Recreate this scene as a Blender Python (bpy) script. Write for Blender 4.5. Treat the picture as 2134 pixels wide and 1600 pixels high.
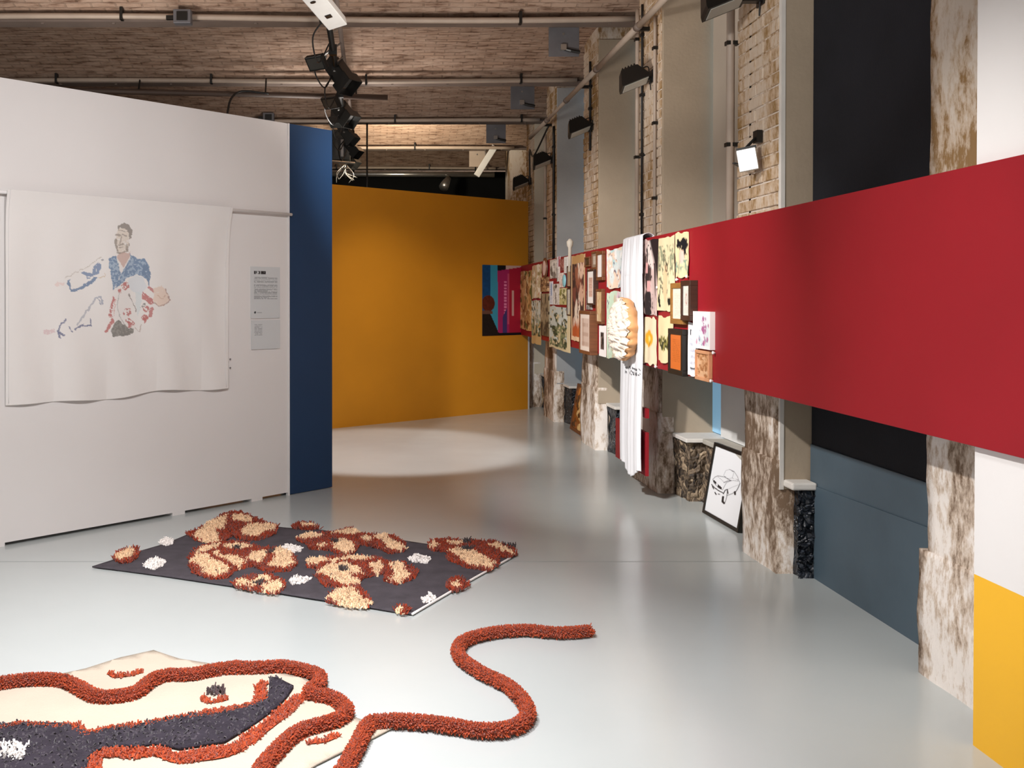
import bpy, bmesh, math, random
import numpy as np
from mathutils import Vector, Matrix, noise

random.seed(7)
rng = np.random.default_rng(11)
scene = bpy.context.scene
for o in list(bpy.data.objects):
    bpy.data.objects.remove(o)
C = scene.collection

# ------------------------------------------------------------------ camera
F, PX, HZ, PITCH, H = 2000.0, 780.0, 622.0, math.radians(0.6), 1.5
PY = HZ + F * math.tan(PITCH)
cam_d = bpy.data.cameras.new('camera')
cam_d.sensor_fit = 'HORIZONTAL'
cam_d.sensor_width = 36.0
cam_d.lens = F / 2134 * 36.0
cam_d.shift_x = (1067 - PX) / 2134
cam_d.shift_y = (PY - 800) / 2134
cam_d.clip_start = 0.05
cam = bpy.data.objects.new('camera', cam_d)
cam.location = (0, 0, H)
cam.rotation_euler = (math.pi / 2 - PITCH, 0, 0)
C.objects.link(cam)
scene.camera = cam

# ------------------------------------------------------------------ world, exposure
w = bpy.data.worlds.new('world')
scene.world = w
w.use_nodes = True
w.node_tree.nodes['Background'].inputs[0].default_value = (1.0, 0.97, 0.94, 1)
w.node_tree.nodes['Background'].inputs[1].default_value = 0.6
scene.view_settings.view_transform = 'Standard'
scene.view_settings.look = 'None'
scene.view_settings.exposure = 0.22
scene.view_settings.gamma = 1.0
scene.view_settings.use_curve_mapping = False


def spot_light(name, loc, aim, power, angle, blend=0.6, radius=0.06, col=(1, .97, .94), parent=None):
    d = bpy.data.lights.new(name, 'SPOT')
    d.energy = power
    d.spot_size = math.radians(angle)
    d.spot_blend = blend
    d.shadow_soft_size = radius
    d.color = col
    o = bpy.data.objects.new(name, d)
    o.location = loc
    o.rotation_euler = (Vector(aim) - Vector(loc)).to_track_quat('-Z', 'Y').to_euler()
    C.objects.link(o)
    return o


# exhibition spots hung above the picture's upper edge, plus an added upper-wall fill
spot_light('spot_light_display_board', (-.9, 2.3, 3.35), (2, 3.45, 1.25), 460, 42, 1.0)
spot_light('spot_light_display_board', (-.9, 3.9, 3.35), (2, 5.75, 1.1), 500, 42, 1.0)
spot_light('spot_light_display_board', (-.9, 4.4, 3.35), (2.2, 7.5, .75), 720, 44, .9)
spot_light('fill_light_upper_wall', (-1.2, 1.8, 2.9), (2.2, 5.6, 2.9), 330, 42, 1.0, .15)  # unseen fill lamp, added to brighten the wall above the display board
spot_light('spot_light_display_board', (-.9, 5.6, 3.40), (2.05, 10.2, 1.0), 720, 44, .8)
spot_light('spot_light_white_wall', (0.3, 2.9, 3.4), (-1.5, 6.5, 1.2), 235, 80, 1.0, .15, (1, .98, .98))
spot_light('spot_light_white_wall', (-.9, 2.2, 3.4), (-3.0, 5.2, 1.4), 195, 85, 1.0, .15, (1, .98, .98))
spot_light('spot_light_rugs', (-.8, 2.7, 3.6), (-.7, 3.7, 0), 760, 74, 1.0, .2, (1, .99, 1))
spot_light('spot_light_rugs', (-.1, 1.2, 3.6), (.3, 2.9, 0), 560, 72, 1.0, .2, (1, .99, 1))
# unseen fill lights added below the vaults to brighten the dark brick
spot_light('fill_light_vault', (-2.4, 7.2, 2.9), (-2.4, 7.8, 4.2), 62, 165, .6, .2, (1, .94, .88))
spot_light('fill_light_vault', (0.6, 6.6, 2.6), (.8, 7.6, 4.2), 75, 165, .6, .2, (1, .94, .88))
spot_light('fill_light_vault', (-.4, 10.9, 3.0), (-.2, 11.2, 4.2), 62, 165, .6, .2, (1, .94, .88))

# ------------------------------------------------------------------ pixel rays -> real places
CP, SP = math.cos(PITCH), math.sin(PITCH)


def ray(x, y):
    cx, cz = (x - PX) / F, -(y - PY) / F
    return np.array([cx, CP + SP * cz, -SP + CP * cz])


def on_floor(x, y, z=0.0):
    r = ray(x, y)
    t = (z - H) / r[2]
    return np.array([r[0] * t, r[1] * t, z])


def on_x(x, y, X):
    r = ray(x, y)
    t = X / r[0]
    return np.array([X, r[1] * t, H + r[2] * t])


def on_y(x, y, Y):
    r = ray(x, y)
    t = Y / r[1]
    return np.array([r[0] * t, Y, H + r[2] * t])


def on_line(x, y, P0, D):
    """vertical plane through floor point P0 along direction D"""
    r = ray(x, y)
    n = np.array([-D[1], D[0]])
    t = (n @ np.array(P0[:2])) / (n @ r[:2])
    return np.array([r[0] * t, r[1] * t, H + r[2] * t])


def project(P):
    P = np.asarray(P, float)
    X, Y, Z = P[..., 0], P[..., 1], P[..., 2] - H
    d = Y * CP - Z * SP
    u = Y * SP + Z * CP
    return PX + F * X / d, PY - F * u / d


# ------------------------------------------------------------------ colour + materials
def lin(h):
    if isinstance(h, str):
        h = h.lstrip('#')
        c = np.array([int(h[i:i + 2], 16) for i in (0, 2, 4)]) / 255.0
    else:
        c = np.array(h, float)
    return np.where(c <= 0.04045, c / 12.92, ((c + 0.055) / 1.055) ** 2.4)


def c4(h):
    return tuple(lin(h)) + (1.0,)


def nt_new(name):
    m = bpy.data.materials.new(name)
    m.use_nodes = True
    nt = m.node_tree
    b = nt.nodes['Principled BSDF']
    return m, nt, b


def mat(name, col, rough=.6, var=.1, scale=5.0, bump=.0, bscale=60.0, metal=0.0, spec=.5, stretch=(1, 1, 1), col2=None, emit=0):
    m, nt, b = nt_new(name)
    tc = nt.nodes.new('ShaderNodeTexCoord')
    mp = nt.nodes.new('ShaderNodeMapping')
    mp.inputs['Scale'].default_value = stretch
    geo = nt.nodes.new('ShaderNodeNewGeometry')
    nt.links.new(geo.outputs['Position'], mp.inputs[0])
    n = nt.nodes.new('ShaderNodeTexNoise')
    n.inputs['Scale'].default_value = scale
    n.inputs['Detail'].default_value = 6
    nt.links.new(mp.outputs[0], n.inputs[0])
    r = nt.nodes.new('ShaderNodeValToRGB')
    c = lin(col)
    ca = c * (1 - var)
    cb = np.minimum(c * (1 + var), 1) if col2 is None else lin(col2)
    r.color_ramp.elements[0].position = .3
    r.color_ramp.elements[1].position = .7
    r.color_ramp.elements[0].color = tuple(ca) + (1,)
    r.color_ramp.elements[1].color = tuple(cb) + (1,)
    nt.links.new(n.outputs[0], r.inputs[0])
    nt.links.new(r.outputs[0], b.inputs['Base Color'])
    b.inputs['Roughness'].default_value = rough
    b.inputs['Metallic'].default_value = metal
    b.inputs['Specular IOR Level'].default_value = spec
    if bump:
        n2 = nt.nodes.new('ShaderNodeTexNoise')
        n2.inputs['Scale'].default_value = bscale
        n2.inputs['Detail'].default_value = 4
        nt.links.new(mp.outputs[0], n2.inputs[0])
        bp = nt.nodes.new('ShaderNodeBump')
        bp.inputs['Strength'].default_value = bump
        bp.inputs['Distance'].default_value = .01
        nt.links.new(n2.outputs[0], bp.inputs['Height'])
        nt.links.new(bp.outputs[0], b.inputs['Normal'])
    if emit:
        b.inputs['Emission Color'].default_value = c4(col)
        b.inputs['Emission Strength'].default_value = emit
    return m


def mat_col(name, rough=.85, spec=.3, bump=.0, bscale=200, sheen=0.0, coat=0.0):
    """material that reads the printed / dyed colour stored on the mesh"""
    m, nt, b = nt_new(name)
    a = nt.nodes.new('ShaderNodeAttribute')
    a.attribute_name = 'Col'
    nt.links.new(a.outputs['Color'], b.inputs['Base Color'])
    b.inputs['Roughness'].default_value = rough
    b.inputs['Specular IOR Level'].default_value = spec
    b.inputs['Sheen Weight'].default_value = sheen
    b.inputs['Coat Weight'].default_value = coat
    if bump:
        geo = nt.nodes.new('ShaderNodeNewGeometry')
        n2 = nt.nodes.new('ShaderNodeTexNoise')
        n2.inputs['Scale'].default_value = bscale
        nt.links.new(geo.outputs['Position'], n2.inputs[0])
        bp = nt.nodes.new('ShaderNodeBump')
        bp.inputs['Strength'].default_value = bump
        bp.inputs['Distance'].default_value = .004
        nt.links.new(n2.outputs[0], bp.inputs['Height'])
        nt.links.new(bp.outputs[0], b.inputs['Normal'])
    return m


def mat_floor():
    m, nt, b = nt_new('epoxy_floor')
    geo = nt.nodes.new('ShaderNodeNewGeometry')
    n1 = nt.nodes.new('ShaderNodeTexNoise')
    n1.inputs['Scale'].default_value = .7
    n1.inputs['Detail'].default_value = 5
    nt.links.new(geo.outputs['Position'], n1.inputs[0])
    r1 = nt.nodes.new('ShaderNodeValToRGB')
    r1.color_ramp.elements[0].position = .3
    r1.color_ramp.elements[1].position = .7
    r1.color_ramp.elements[0].color = c4('#afb4b3')
    r1.color_ramp.elements[1].color = c4('#b8bdbc')
    nt.links.new(n1.outputs[0], r1.inputs[0])
    # sparse scuffs
    mp = nt.nodes.new('ShaderNodeMapping')
    mp.inputs['Rotation'].default_value = (0, 0, .7)
    mp.inputs['Scale'].default_value = (1.2, 9, 1)
    nt.links.new(geo.outputs['Position'], mp.inputs[0])
    n2 = nt.nodes.new('ShaderNodeTexNoise')
    n2.inputs['Scale'].default_value = 3.0
    n2.inputs['Detail'].default_value = 8
    nt.links.new(mp.outputs[0], n2.inputs[0])
    r2 = nt.nodes.new('ShaderNodeValToRGB')
    r2.color_ramp.elements[0].position = .70
    r2.color_ramp.elements[1].position = .84
    r2.color_ramp.elements[0].color = (0, 0, 0, 1)
    r2.color_ramp.elements[1].color = (.12, .12, .12, 1)
    nt.links.new(n2.outputs[0], r2.inputs[0])
    mx = nt.nodes.new('ShaderNodeMixRGB')
    mx.inputs[2].default_value = c4('#cfd4d3')
    nt.links.new(r2.outputs[0], mx.inputs[0])
    nt.links.new(r1.outputs[0], mx.inputs[1])
    nt.links.new(mx.outputs[0], b.inputs['Base Color'])
    n3 = nt.nodes.new('ShaderNodeTexNoise')
    n3.inputs['Scale'].default_value = 2.2
    n3.inputs['Detail'].default_value = 6
    nt.links.new(geo.outputs['Position'], n3.inputs[0])
    mr = nt.nodes.new('ShaderNodeMapRange')
    mr.inputs['To Min'].default_value = .13
    mr.inputs['To Max'].default_value = .26
    nt.links.new(n3.outputs[0], mr.inputs[0])
    nt.links.new(mr.outputs[0], b.inputs['Roughness'])
    b.inputs['Specular IOR Level'].default_value = .55
    bp = nt.nodes.new('ShaderNodeBump')
    bp.inputs['Strength'].default_value = .015
    bp.inputs['Distance'].default_value = .02
    nt.links.new(n3.outputs[0], bp.inputs['Height'])
    nt.links.new(bp.outputs[0], b.inputs['Normal'])
    return m


def mat_vault():
    m, nt, b = nt_new('whitewashed_brick_vault')
    uv = nt.nodes.new('ShaderNodeUVMap')
    wob = nt.nodes.new('ShaderNodeTexNoise')
    wob.inputs['Scale'].default_value = 3
    nt.links.new(uv.outputs[0], wob.inputs[0])
    vm = nt.nodes.new('ShaderNodeVectorMath')
    vm.operation = 'MULTIPLY_ADD'
    vm.inputs[1].default_value = (.03, .03, .03)
    nt.links.new(wob.outputs['Color'], vm.inputs[0])
    nt.links.new(uv.outputs[0], vm.inputs[2])
    br = nt.nodes.new('ShaderNodeTexBrick')
    br.inputs['Scale'].default_value = 1.0
    br.inputs['Brick Width'].default_value = .22
    br.inputs['Row Height'].default_value = .068
    br.inputs['Mortar Size'].default_value = .008
    br.inputs['Mortar Smooth'].default_value = .3
    br.inputs['Color1'].default_value = c4('#b0937f')
    br.inputs['Color2'].default_value = c4('#9f8472')
    br.inputs['Mortar'].default_value = c4('#927a69')
    nt.links.new(vm.outputs[0], br.inputs[0])
    n = nt.nodes.new('ShaderNodeTexNoise')
    n.inputs['Scale'].default_value = 1.6
    n.inputs['Detail'].default_value = 8
    n.inputs['Roughness'].default_value = .7
    mp = nt.nodes.new('ShaderNodeMapping')
    mp.inputs['Scale'].default_value = (1.4, 4.5, 1)
    nt.links.new(uv.outputs[0], mp.inputs[0])
    nt.links.new(mp.outputs[0], n.inputs[0])
    r = nt.nodes.new('ShaderNodeValToRGB')
    r.color_ramp.elements[0].position = .42
    r.color_ramp.elements[1].position = .68
    nt.links.new(n.outputs[0], r.inputs[0])
    mx = nt.nodes.new('ShaderNodeMixRGB')
    mx.inputs[2].default_value = c4('#c3ab99')
    mu = nt.nodes.new('ShaderNodeMath')
    mu.operation = 'MULTIPLY'
    mu.inputs[1].default_value = .8
    nt.links.new(r.outputs[0], mu.inputs[0])
    nt.links.new(mu.outputs[0], mx.inputs[0])
    nt.links.new(br.outputs[0], mx.inputs[1])
    # sooty brick-length stains
    mp2 = nt.nodes.new('ShaderNodeMapping')
    mp2.inputs['Scale'].default_value = (3.5, 15, 1)
    nt.links.new(uv.outputs[0], mp2.inputs[0])
    n2 = nt.nodes.new('ShaderNodeTexNoise')
    n2.inputs['Scale'].default_value = 1.3
    n2.inputs['Detail'].default_value = 5
    n2.inputs['Roughness'].default_value = .65
    nt.links.new(mp2.outputs[0], n2.inputs[0])
    r2 = nt.nodes.new('ShaderNodeValToRGB')
    r2.color_ramp.elements[0].position = .36
    r2.color_ramp.elements[1].position = .5
    r2.color_ramp.elements[0].color = c4('#8c7262')
    r2.color_ramp.elements[1].color = (1, 1, 1, 1)
    nt.links.new(n2.outputs[0], r2.inputs[0])
    mx2 = nt.nodes.new('ShaderNodeMixRGB')
    mx2.blend_type = 'MULTIPLY'
    mx2.inputs[0].default_value = .75
    nt.links.new(mx.outputs[0], mx2.inputs[1])
    nt.links.new(r2.outputs[0], mx2.inputs[2])
    nt.links.new(mx2.outputs[0], b.inputs['Base Color'])
    b.inputs['Roughness'].default_value = .95
    b.inputs['Specular IOR Level'].default_value = .15
    bp = nt.nodes.new('ShaderNodeBump')
    bp.inputs['Strength'].default_value = .8
    bp.inputs['Distance'].default_value = .012
    bp.invert = True
    nt.links.new(br.outputs['Fac'], bp.inputs['Height'])
    nt.links.new(bp.outputs[0], b.inputs['Normal'])
    return m


def mat_rubble(name, cols, rough, scale):
    m, nt, b = nt_new(name)
    geo = nt.nodes.new('ShaderNodeNewGeometry')
    vo = nt.nodes.new('ShaderNodeTexVoronoi')
    vo.inputs['Scale'].default_value = scale
    n0 = nt.nodes.new('ShaderNodeTexNoise')
    n0.inputs['Scale'].default_value = 9
    nt.links.new(geo.outputs['Position'], n0.inputs[0])
    va = nt.nodes.new('ShaderNodeVectorMath')
    va.operation = 'MULTIPLY_ADD'
    va.inputs[1].default_value = (.14, .14, .14)
    nt.links.new(n0.outputs['Color'], va.inputs[0])
    nt.links.new(geo.outputs['Position'], va.inputs[2])
    nt.links.new(va.outputs[0], vo.inputs[0])
    no = nt.nodes.new('ShaderNodeTexNoise')
    no.inputs['Scale'].default_value = scale * 2.5
    no.inputs['Detail'].default_value = 5
    nt.links.new(geo.outputs['Position'], no.inputs[0])
    mxn = nt.nodes.new('ShaderNodeMixRGB')
    mxn.inputs[0].default_value = .45
    nt.links.new(vo.outputs['Color'], mxn.inputs[1])
    nt.links.new(no.outputs[0], mxn.inputs[2])
    r = nt.nodes.new('ShaderNodeValToRGB')
    e = r.color_ramp.elements
    e[0].position, e[0].color = .3, c4(cols[0])
    e[1].position, e[1].color = .78, c4(cols[2])
    k = e.new(.55)
    k.color = c4(cols[1])
    nt.links.new(mxn.outputs[0], r.inputs[0])
    nt.links.new(r.outputs[0], b.inputs['Base Color'])
    b.inputs['Roughness'].default_value = rough
    bp = nt.nodes.new('ShaderNodeBump')
    bp.inputs['Strength'].default_value = 1.0
    bp.inputs['Distance'].default_value = .025
    bp.invert = True
    nt.links.new(vo.outputs['Distance'], bp.inputs['Height'])
    nt.links.new(bp.outputs[0], b.inputs['Normal'])
    return m


def mat_stained(name, pale, tan, brown, amount=.5, scale=3.0, seed=0.0):
    """old limewashed plaster with brown flaking stains running down"""
    m, nt, b = nt_new(name)
    geo = nt.nodes.new('ShaderNodeNewGeometry')
    mp = nt.nodes.new('ShaderNodeMapping')
    mp.inputs['Scale'].default_value = (1, 1, .45)
    mp.inputs['Location'].default_value = (seed, seed * 1.7, 0)
    nt.links.new(geo.outputs['Position'], mp.inputs[0])
    n = nt.nodes.new('ShaderNodeTexNoise')
    n.inputs['Scale'].default_value = scale
    n.inputs['Detail'].default_value = 3
    nt.links.new(mp.outputs[0], n.inputs[0])
    n2 = nt.nodes.new('ShaderNodeTexNoise')
    n2.inputs['Scale'].default_value = scale * 9
    n2.inputs['Detail'].default_value = 6
    n2.inputs['Roughness'].default_value = .7
    nt.links.new(mp.outputs[0], n2.inputs[0])
    ad = nt.nodes.new('ShaderNodeMath')
    ad.operation = 'MULTIPLY_ADD'
    ad.inputs[1].default_value = .75
    nt.links.new(n2.outputs[0], ad.inputs[0])
    nt.links.new(n.outputs[0], ad.inputs[2])
    r = nt.nodes.new('ShaderNodeValToRGB')
    e = r.color_ramp.elements
    p = 1.06 - .38 * amount
    e[0].position, e[0].color = p - .12, c4(pale)
    e[1].position, e[1].color = p + .10, c4(brown)
    k = e.new(p - .02)
    k.color = c4(tan)
    nt.links.new(ad.outputs[0], r.inputs[0])
    nt.links.new(r.outputs[0], b.inputs['Base Color'])
    b.inputs['Roughness'].default_value = .95
    b.inputs['Specular IOR Level'].default_value = .15
    bp = nt.nodes.new('ShaderNodeBump')
    bp.inputs['Strength'].default_value = .6
    bp.inputs['Distance'].default_value = .012
    nt.links.new(ad.outputs[0], bp.inputs['Height'])
    nt.links.new(bp.outputs[0], b.inputs['Normal'])
    return m


M = dict(
    floor=mat_floor(), vault=mat_vault(),
    white=mat('white_wall_paint', '#dcd8d6', .75, .015, 2),
    white2=mat('white_panel_paint', '#e3e0df', .7, .015, 2),
    blue=mat('deep_blue_paint', '#0b3054', .65, .04, 3),
    ochre=mat('ochre_yellow_paint', '#d88f14', .7, .05, 1.5),
    yellow=mat('sunny_yellow_paint', '#eeb428', .6, .03, 2),
    red=mat('crimson_paint', '#8e1420', .5, .04, 2.5, spec=.35),
    navy=mat('navy_board_paint', '#485863', .5, .08, 4, .05, 30),
    navyblack=mat('black_navy_with_shadow', '#1b1c22', .8, .12, 4, .1, 120, spec=.25),
    black=mat('black_curtain_paint', '#0c0d0e', .9, .2, 4, spec=.2),
    steel=mat('painted_steel_beam', '#75675f', .6, .1, 5),
    conduit=mat('taupe_conduit_paint', '#a9998b', .5, .08, 6),
    plate=mat('grey_steel_plate', '#6b6a6e', .5, .12, 7, metal=.3),
    blackmetal=mat('black_lamp_enamel', '#141413', .38, .1, 9),
    chrome=mat('bright_zinc_metal', '#b9b7b4', .3, .1, 9, metal=.9),
    whitemetal=mat('white_lamp_enamel', '#dfe0de', .4, .03, 9),
    cable=mat('black_rubber_cable', '#191818', .5, .1, 20),
    plaster=mat('taupe_reveal_plaster', '#a89884', .9, .09, 2.2, .15, 40, spec=.2),
    plaster_blue=mat('grey_reveal_plaster', '#a8a7a6', .9, .09, 2.2, .15, 40, spec=.2),
    plaster_cream=mat('cream_reveal_plaster', '#c9bda9', .9, .07, 2.2, .15, 40, spec=.2),
    limewash=mat_stained('stained_limewash', '#e6ded7', '#c6b4a3', '#75604e', .42, 3.0, 0),
    limewash2=mat_stained('pale_stained_limewash', '#d6cabd', '#c4b09a', '#93744f', .33, 2.6, 4.0),
    brick=mat_stained('limewashed_brick', '#cdbca9', '#bfa68b', '#97784f', .42, 3.0, 2.0),
    stone=mat_rubble('brown_rubble_stone', ('#2a221c', '#6b5a48', '#b09b80'), .7, 26),
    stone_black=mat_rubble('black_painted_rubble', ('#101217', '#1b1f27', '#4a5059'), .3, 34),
    lens_dark=mat('dark_lamp_lens', '#3a3936', .25, .05, 10),
    ledge=mat('white_stone_ledge', '#d7d2cb', .7, .05, 8, .2, 40),
    slate=mat('grey_stone_sill', '#a8a399', .8, .1, 8, .2, 40),
    card=mat('white_foam_board', '#d5d5d3', .7, .02, 4),
    yarn=mat_col('wool_yarn', .9, .2, 0, 200, .3),
    print=mat_col('printed_surface', .65, .3),
    cloth=mat_col('printed_cloth', .9, .15, .25, 500),
    glossy=mat_col('glazed_print', .35, .4, 0, 200, 0, .15),
    woodlight=mat('golden_wood_frame', '#8a5f2c', .5, .2, 8, stretch=(1, 1, 8)),
    wooddark=mat('dark_brown_wood_frame', '#3b2318', .5, .25, 8, stretch=(1, 1, 8)),
    woodmid=mat('brown_wood_frame', '#6b4024', .5, .2, 8, stretch=(1, 1, 8)),
    blackframe=mat('black_picture_frame', '#17140f', .45, .1, 9),
    terracotta=mat('pale_terracotta', '#c68d65', .8, .12, 10, .3, 50),
    canvas_dark=mat('charcoal_rug_canvas', '#4b464b', .95, .16, 12, .5, 160, spec=.15),
    canvas_cream=mat('cream_rug_canvas', '#bbae9e', .95, .04, 5, .3, 140, spec=.15),
    rust_felt=mat('rust_felt_backing', '#a8431f', .95, .1, 30),
    wool_dark=mat('dark_wool_felt', '#37323a', .98, .22, 14, .9, 120, spec=.12),
    binding=mat('white_rug_binding', '#e6e1dd', .9, .03, 10),
    lens=mat('frosted_lamp_lens', '#b8b6ae', .3, .05, 10),
    lamp_on=mat('lit_lamp_diffuser', '#f2f7fb', .4, .01, 3, emit=1.1),
    window_glow=mat('daylit_blue_film', '#86b4d2', .4, .03, 2, emit=.42),
    board_taupe=mat('taupe_blackout_board', '#a79c8f', .9, .06, 2, spec=.2),
    placard=mat_col('placard_print', .5, .3),
)

# ------------------------------------------------------------------ mesh helpers
ORG = {}


def link(name, me, parent, origin, mt, smooth=False):
    o = bpy.data.objects.new(name, me)
    C.objects.link(o)
    if parent is not None:
        po = ORG[parent.name]
        o.parent = parent
        o.location = Vector(origin) - Vector(po)
    else:
        o.location = origin
    ORG[o.name] = tuple(origin)
    if mt is not None:
        me.materials.append(M[mt] if isinstance(mt, str) else mt)
    if smooth:
        me.polygons.foreach_set('use_smooth', [True] * len(me.polygons))
    return o


def mesh(name, verts, faces, mt, parent=None, smooth=False, cols=None, uvs=None, origin=None):
    v = np.asarray(verts, float)
    if origin is None:
        if parent is not None:
            origin = ORG[parent.name]
        else:
            origin = (float((v[:, 0].min() + v[:, 0].max()) / 2), float((v[:, 1].min() + v[:, 1].max()) / 2), float(v[:, 2].min()))
    v = v - np.array(origin)
    me = bpy.data.meshes.new(name)
    me.from_pydata(v.tolist(), [], [tuple(int(i) for i in f) for f in faces])
    if cols is not None:
        a = me.color_attributes.new('Col', 'FLOAT_COLOR', 'POINT')
        cc = np.ones((len(v), 4))
        cc[:, :3] = cols
        a.data.foreach_set('color', cc.ravel())
    if uvs is not None:
        ul = me.uv_layers.new(name='UVMap')
        li = np.zeros(len(me.loops), int)
        me.loops.foreach_get('vertex_index', li)
        ul.data.foreach_set('uv', np.asarray(uvs, float)[li].ravel())
    me.update()
    return link(name, me, parent, origin, mt, smooth)


class MB:
    """collects the pieces of ONE part"""
    def __init__(s):
        s.v, s.f, s.c = [], [], []

    def add(s, v, f, col=None):
        n = len(s.v)
        s.v += [tuple(map(float, p)) for p in v]
        s.f += [tuple(i + n for i in q) for q in f]
        return s

    def box(s, lo, hi, mtx=None):
        x0, y0, z0 = lo
        x1, y1, z1 = hi
        v = [(x0, y0, z0), (x1, y0, z0), (x1, y1, z0), (x0, y1, z0), (x0, y0, z1), (x1, y0, z1), (x1, y1, z1), (x0, y1, z1)]
        if mtx is not None:
            v = [tuple(mtx @ Vector(p)) for p in v]
        return s.add(v, [(0, 3, 2, 1), (4, 5, 6, 7), (0, 1, 5, 4), (1, 2, 6, 5), (2, 3, 7, 6), (3, 0, 4, 7)])

    def tube(s, pts, r, n=8, cap=True):
        pts = [Vector(p) for p in pts]
        rr = r if hasattr(r, '__len__') else [r] * len(pts)
        rings = []
        up = None
        for i, p in enumerate(pts):
            d = (pts[min(i + 1, len(pts) - 1)] - pts[max(i - 1, 0)]).normalized()
            if up is None:
                up = Vector((0, 0, 1)) if abs(d.z) < .9 else Vector((1, 0, 0))
            a = d.cross(up).normalized()
            up = a.cross(d).normalized()
            rings.append([p + (a * math.cos(t) + up * math.sin(t)) * rr[i] for t in np.linspace(0, 2 * math.pi, n, endpoint=False)])
        v = [q for ring in rings for q in ring]
        f = []
        for i in range(len(rings) - 1):
            for j in range(n):
                k = (j + 1) % n
                f.append((i * n + j, i * n + k, (i + 1) * n + k, (i + 1) * n + j))
        if cap:
            f.append(tuple(range(n - 1, -1, -1)))
            f.append(tuple((len(rings) - 1) * n + j for j in range(n)))
        return s.add(v, f)

    def build(s, name, mt, parent=None, smooth=False, bevel=0, origin=None):
        o = mesh(name, s.v, s.f, mt, parent, smooth, origin=origin)
        if bevel:
            b = o.modifiers.new('bevel', 'BEVEL')
            b.width = bevel
            b.segments = 2
            b.limit_method = 'ANGLE'
        return o


def thing(name, loc, label, cat, group=None, kind=None):
    o = bpy.data.objects.new(name, None)
    o.empty_display_size = .1
    C.objects.link(o)
    o.location = loc
    ORG[o.name] = tuple(loc)
    tag(o, label, cat, group, kind)
    return o


def tag(o, label=None, cat=None, group=None, kind=None):
    if label:
        o['label'] = label
    if cat:
        o['category'] = cat
    if group:
        o['group'] = group
    if kind:
        o['kind'] = kind
    return o


def box(name, lo, hi, mt, parent=None, bevel=0):
    return MB().box(lo, hi).build(name, mt, parent, bevel=bevel)


def smoothpath(pts, n=8):
    """Catmull-Rom"""
    P = [np.array(p, float) for p in pts]
    P = [2 * P[0] - P[1]] + P + [2 * P[-1] - P[-2]]
    out = []
    for i in range(1, len(P) - 2):
        for t in np.linspace(0, 1, n, endpoint=False):
            a, b, c, d = P[i - 1], P[i], P[i + 1], P[i + 2]
            out.append(.5 * ((2 * b) + (c - a) * t + (2 * a - 5 * b + 4 * c - d) * t ** 2 + (3 * b - a - 3 * c + d) * t ** 3))
    out.append(P[-2])
    return np.array(out)


def inpoly(px, py, poly):
    poly = np.asarray(poly, float)
    ins = np.zeros(np.shape(px), bool)
    j = len(poly) - 1
    for i in range(len(poly)):
        xi, yi = poly[i]
        xj, yj = poly[j]
        cond = ((yi > py) != (yj > py))
        with np.errstate(divide='ignore', invalid='ignore'):
            xx = (xj - xi) * (py - yi) / (yj - yi + 1e-12) + xi
        ins ^= cond & (px < xx)
        j = i
    return ins


def distline(px, py, pts):
    d = np.full(np.shape(px), 1e9)
    for (x0, y0), (x1, y1) in zip(pts[:-1], pts[1:]):
        dx, dy = x1 - x0, y1 - y0
        t = np.clip(((px - x0) * dx + (py - y0) * dy) / (dx * dx + dy * dy + 1e-9), 0, 1)
        d = np.minimum(d, np.hypot(px - x0 - t * dx, py - y0 - t * dy))
    return d


def vnoise(x, y, s, seed=0):
    """smooth value noise on arrays, 0..1"""
    x, y = np.asarray(x) * s + seed * 17.3, np.asarray(y) * s + seed * 9.1
    xi, yi = np.floor(x).astype(int), np.floor(y).astype(int)
    fx, fy = x - xi, y - yi
    fx, fy = fx * fx * (3 - 2 * fx), fy * fy * (3 - 2 * fy)

    def h(a, b):
        q = np.sin(a * 127.1 + b * 311.7 + seed * 74.7) * 43758.5453
        return q - np.floor(q)
    return (h(xi, yi) * (1 - fx) + h(xi + 1, yi) * fx) * (1 - fy) + (h(xi, yi + 1) * (1 - fx) + h(xi + 1, yi + 1) * fx) * fy


def fbm(x, y, s, seed=0, o=4):
    t, a, n = 0, .5, 0
    for i in range(o):
        t = t + a * vnoise(x, y, s * 2 ** i, seed + i)
        n += a
        a *= .5
    return t / n


def grid(nu, nv):
    u, v = np.meshgrid(np.linspace(0, 1, nu), np.linspace(0, 1, nv))
    idx = np.arange(nu * nv).reshape(nv, nu)
    f = np.stack([idx[:-1, :-1], idx[1:, :-1], idx[1:, 1:], idx[:-1, 1:]], -1).reshape(-1, 4)
    border = np.concatenate([idx[0, :], idx[1:, -1], idx[-1, -2::-1], idx[-2:0, 0]])
    return u.ravel(), v.ravel(), f, border


def sheet(name, P, U, V, N, colf, mt, parent=None, nu=60, nv=60, disp=None, thick=.003, origin=None, shape=None):
    """picture, cloth or board: top corner P, U along, V down, N towards the viewer; colf(u, v) gives its print"""
    u, v, f, bd = grid(nu, nv)
    d = np.zeros_like(u) if disp is None else disp(u, v)
    uu, vv = (u, v) if shape is None else shape(u, v)
    P, U, V, N = map(lambda a: np.asarray(a, float), (P, U, V, N))
    pts = P + uu[:, None] * U + vv[:, None] * V + (d + thick)[:, None] * N
    cols = np.clip(colf(u, v), 0, 1)
    nb = len(bd)
    back = pts[bd] - N * thick
    n0 = len(pts)
    allv = np.vstack([pts, back])
    faces = f.tolist()
    for i in range(nb):
        j = (i + 1) % nb
        faces.append((bd[i], bd[j], n0 + j, n0 + i))
    faces.append(tuple(n0 + i for i in range(nb)))
    cc = np.vstack([cols, cols[bd]])
    return mesh(name, allv, faces, mt, parent, smooth=False, cols=cc, origin=origin)


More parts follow.
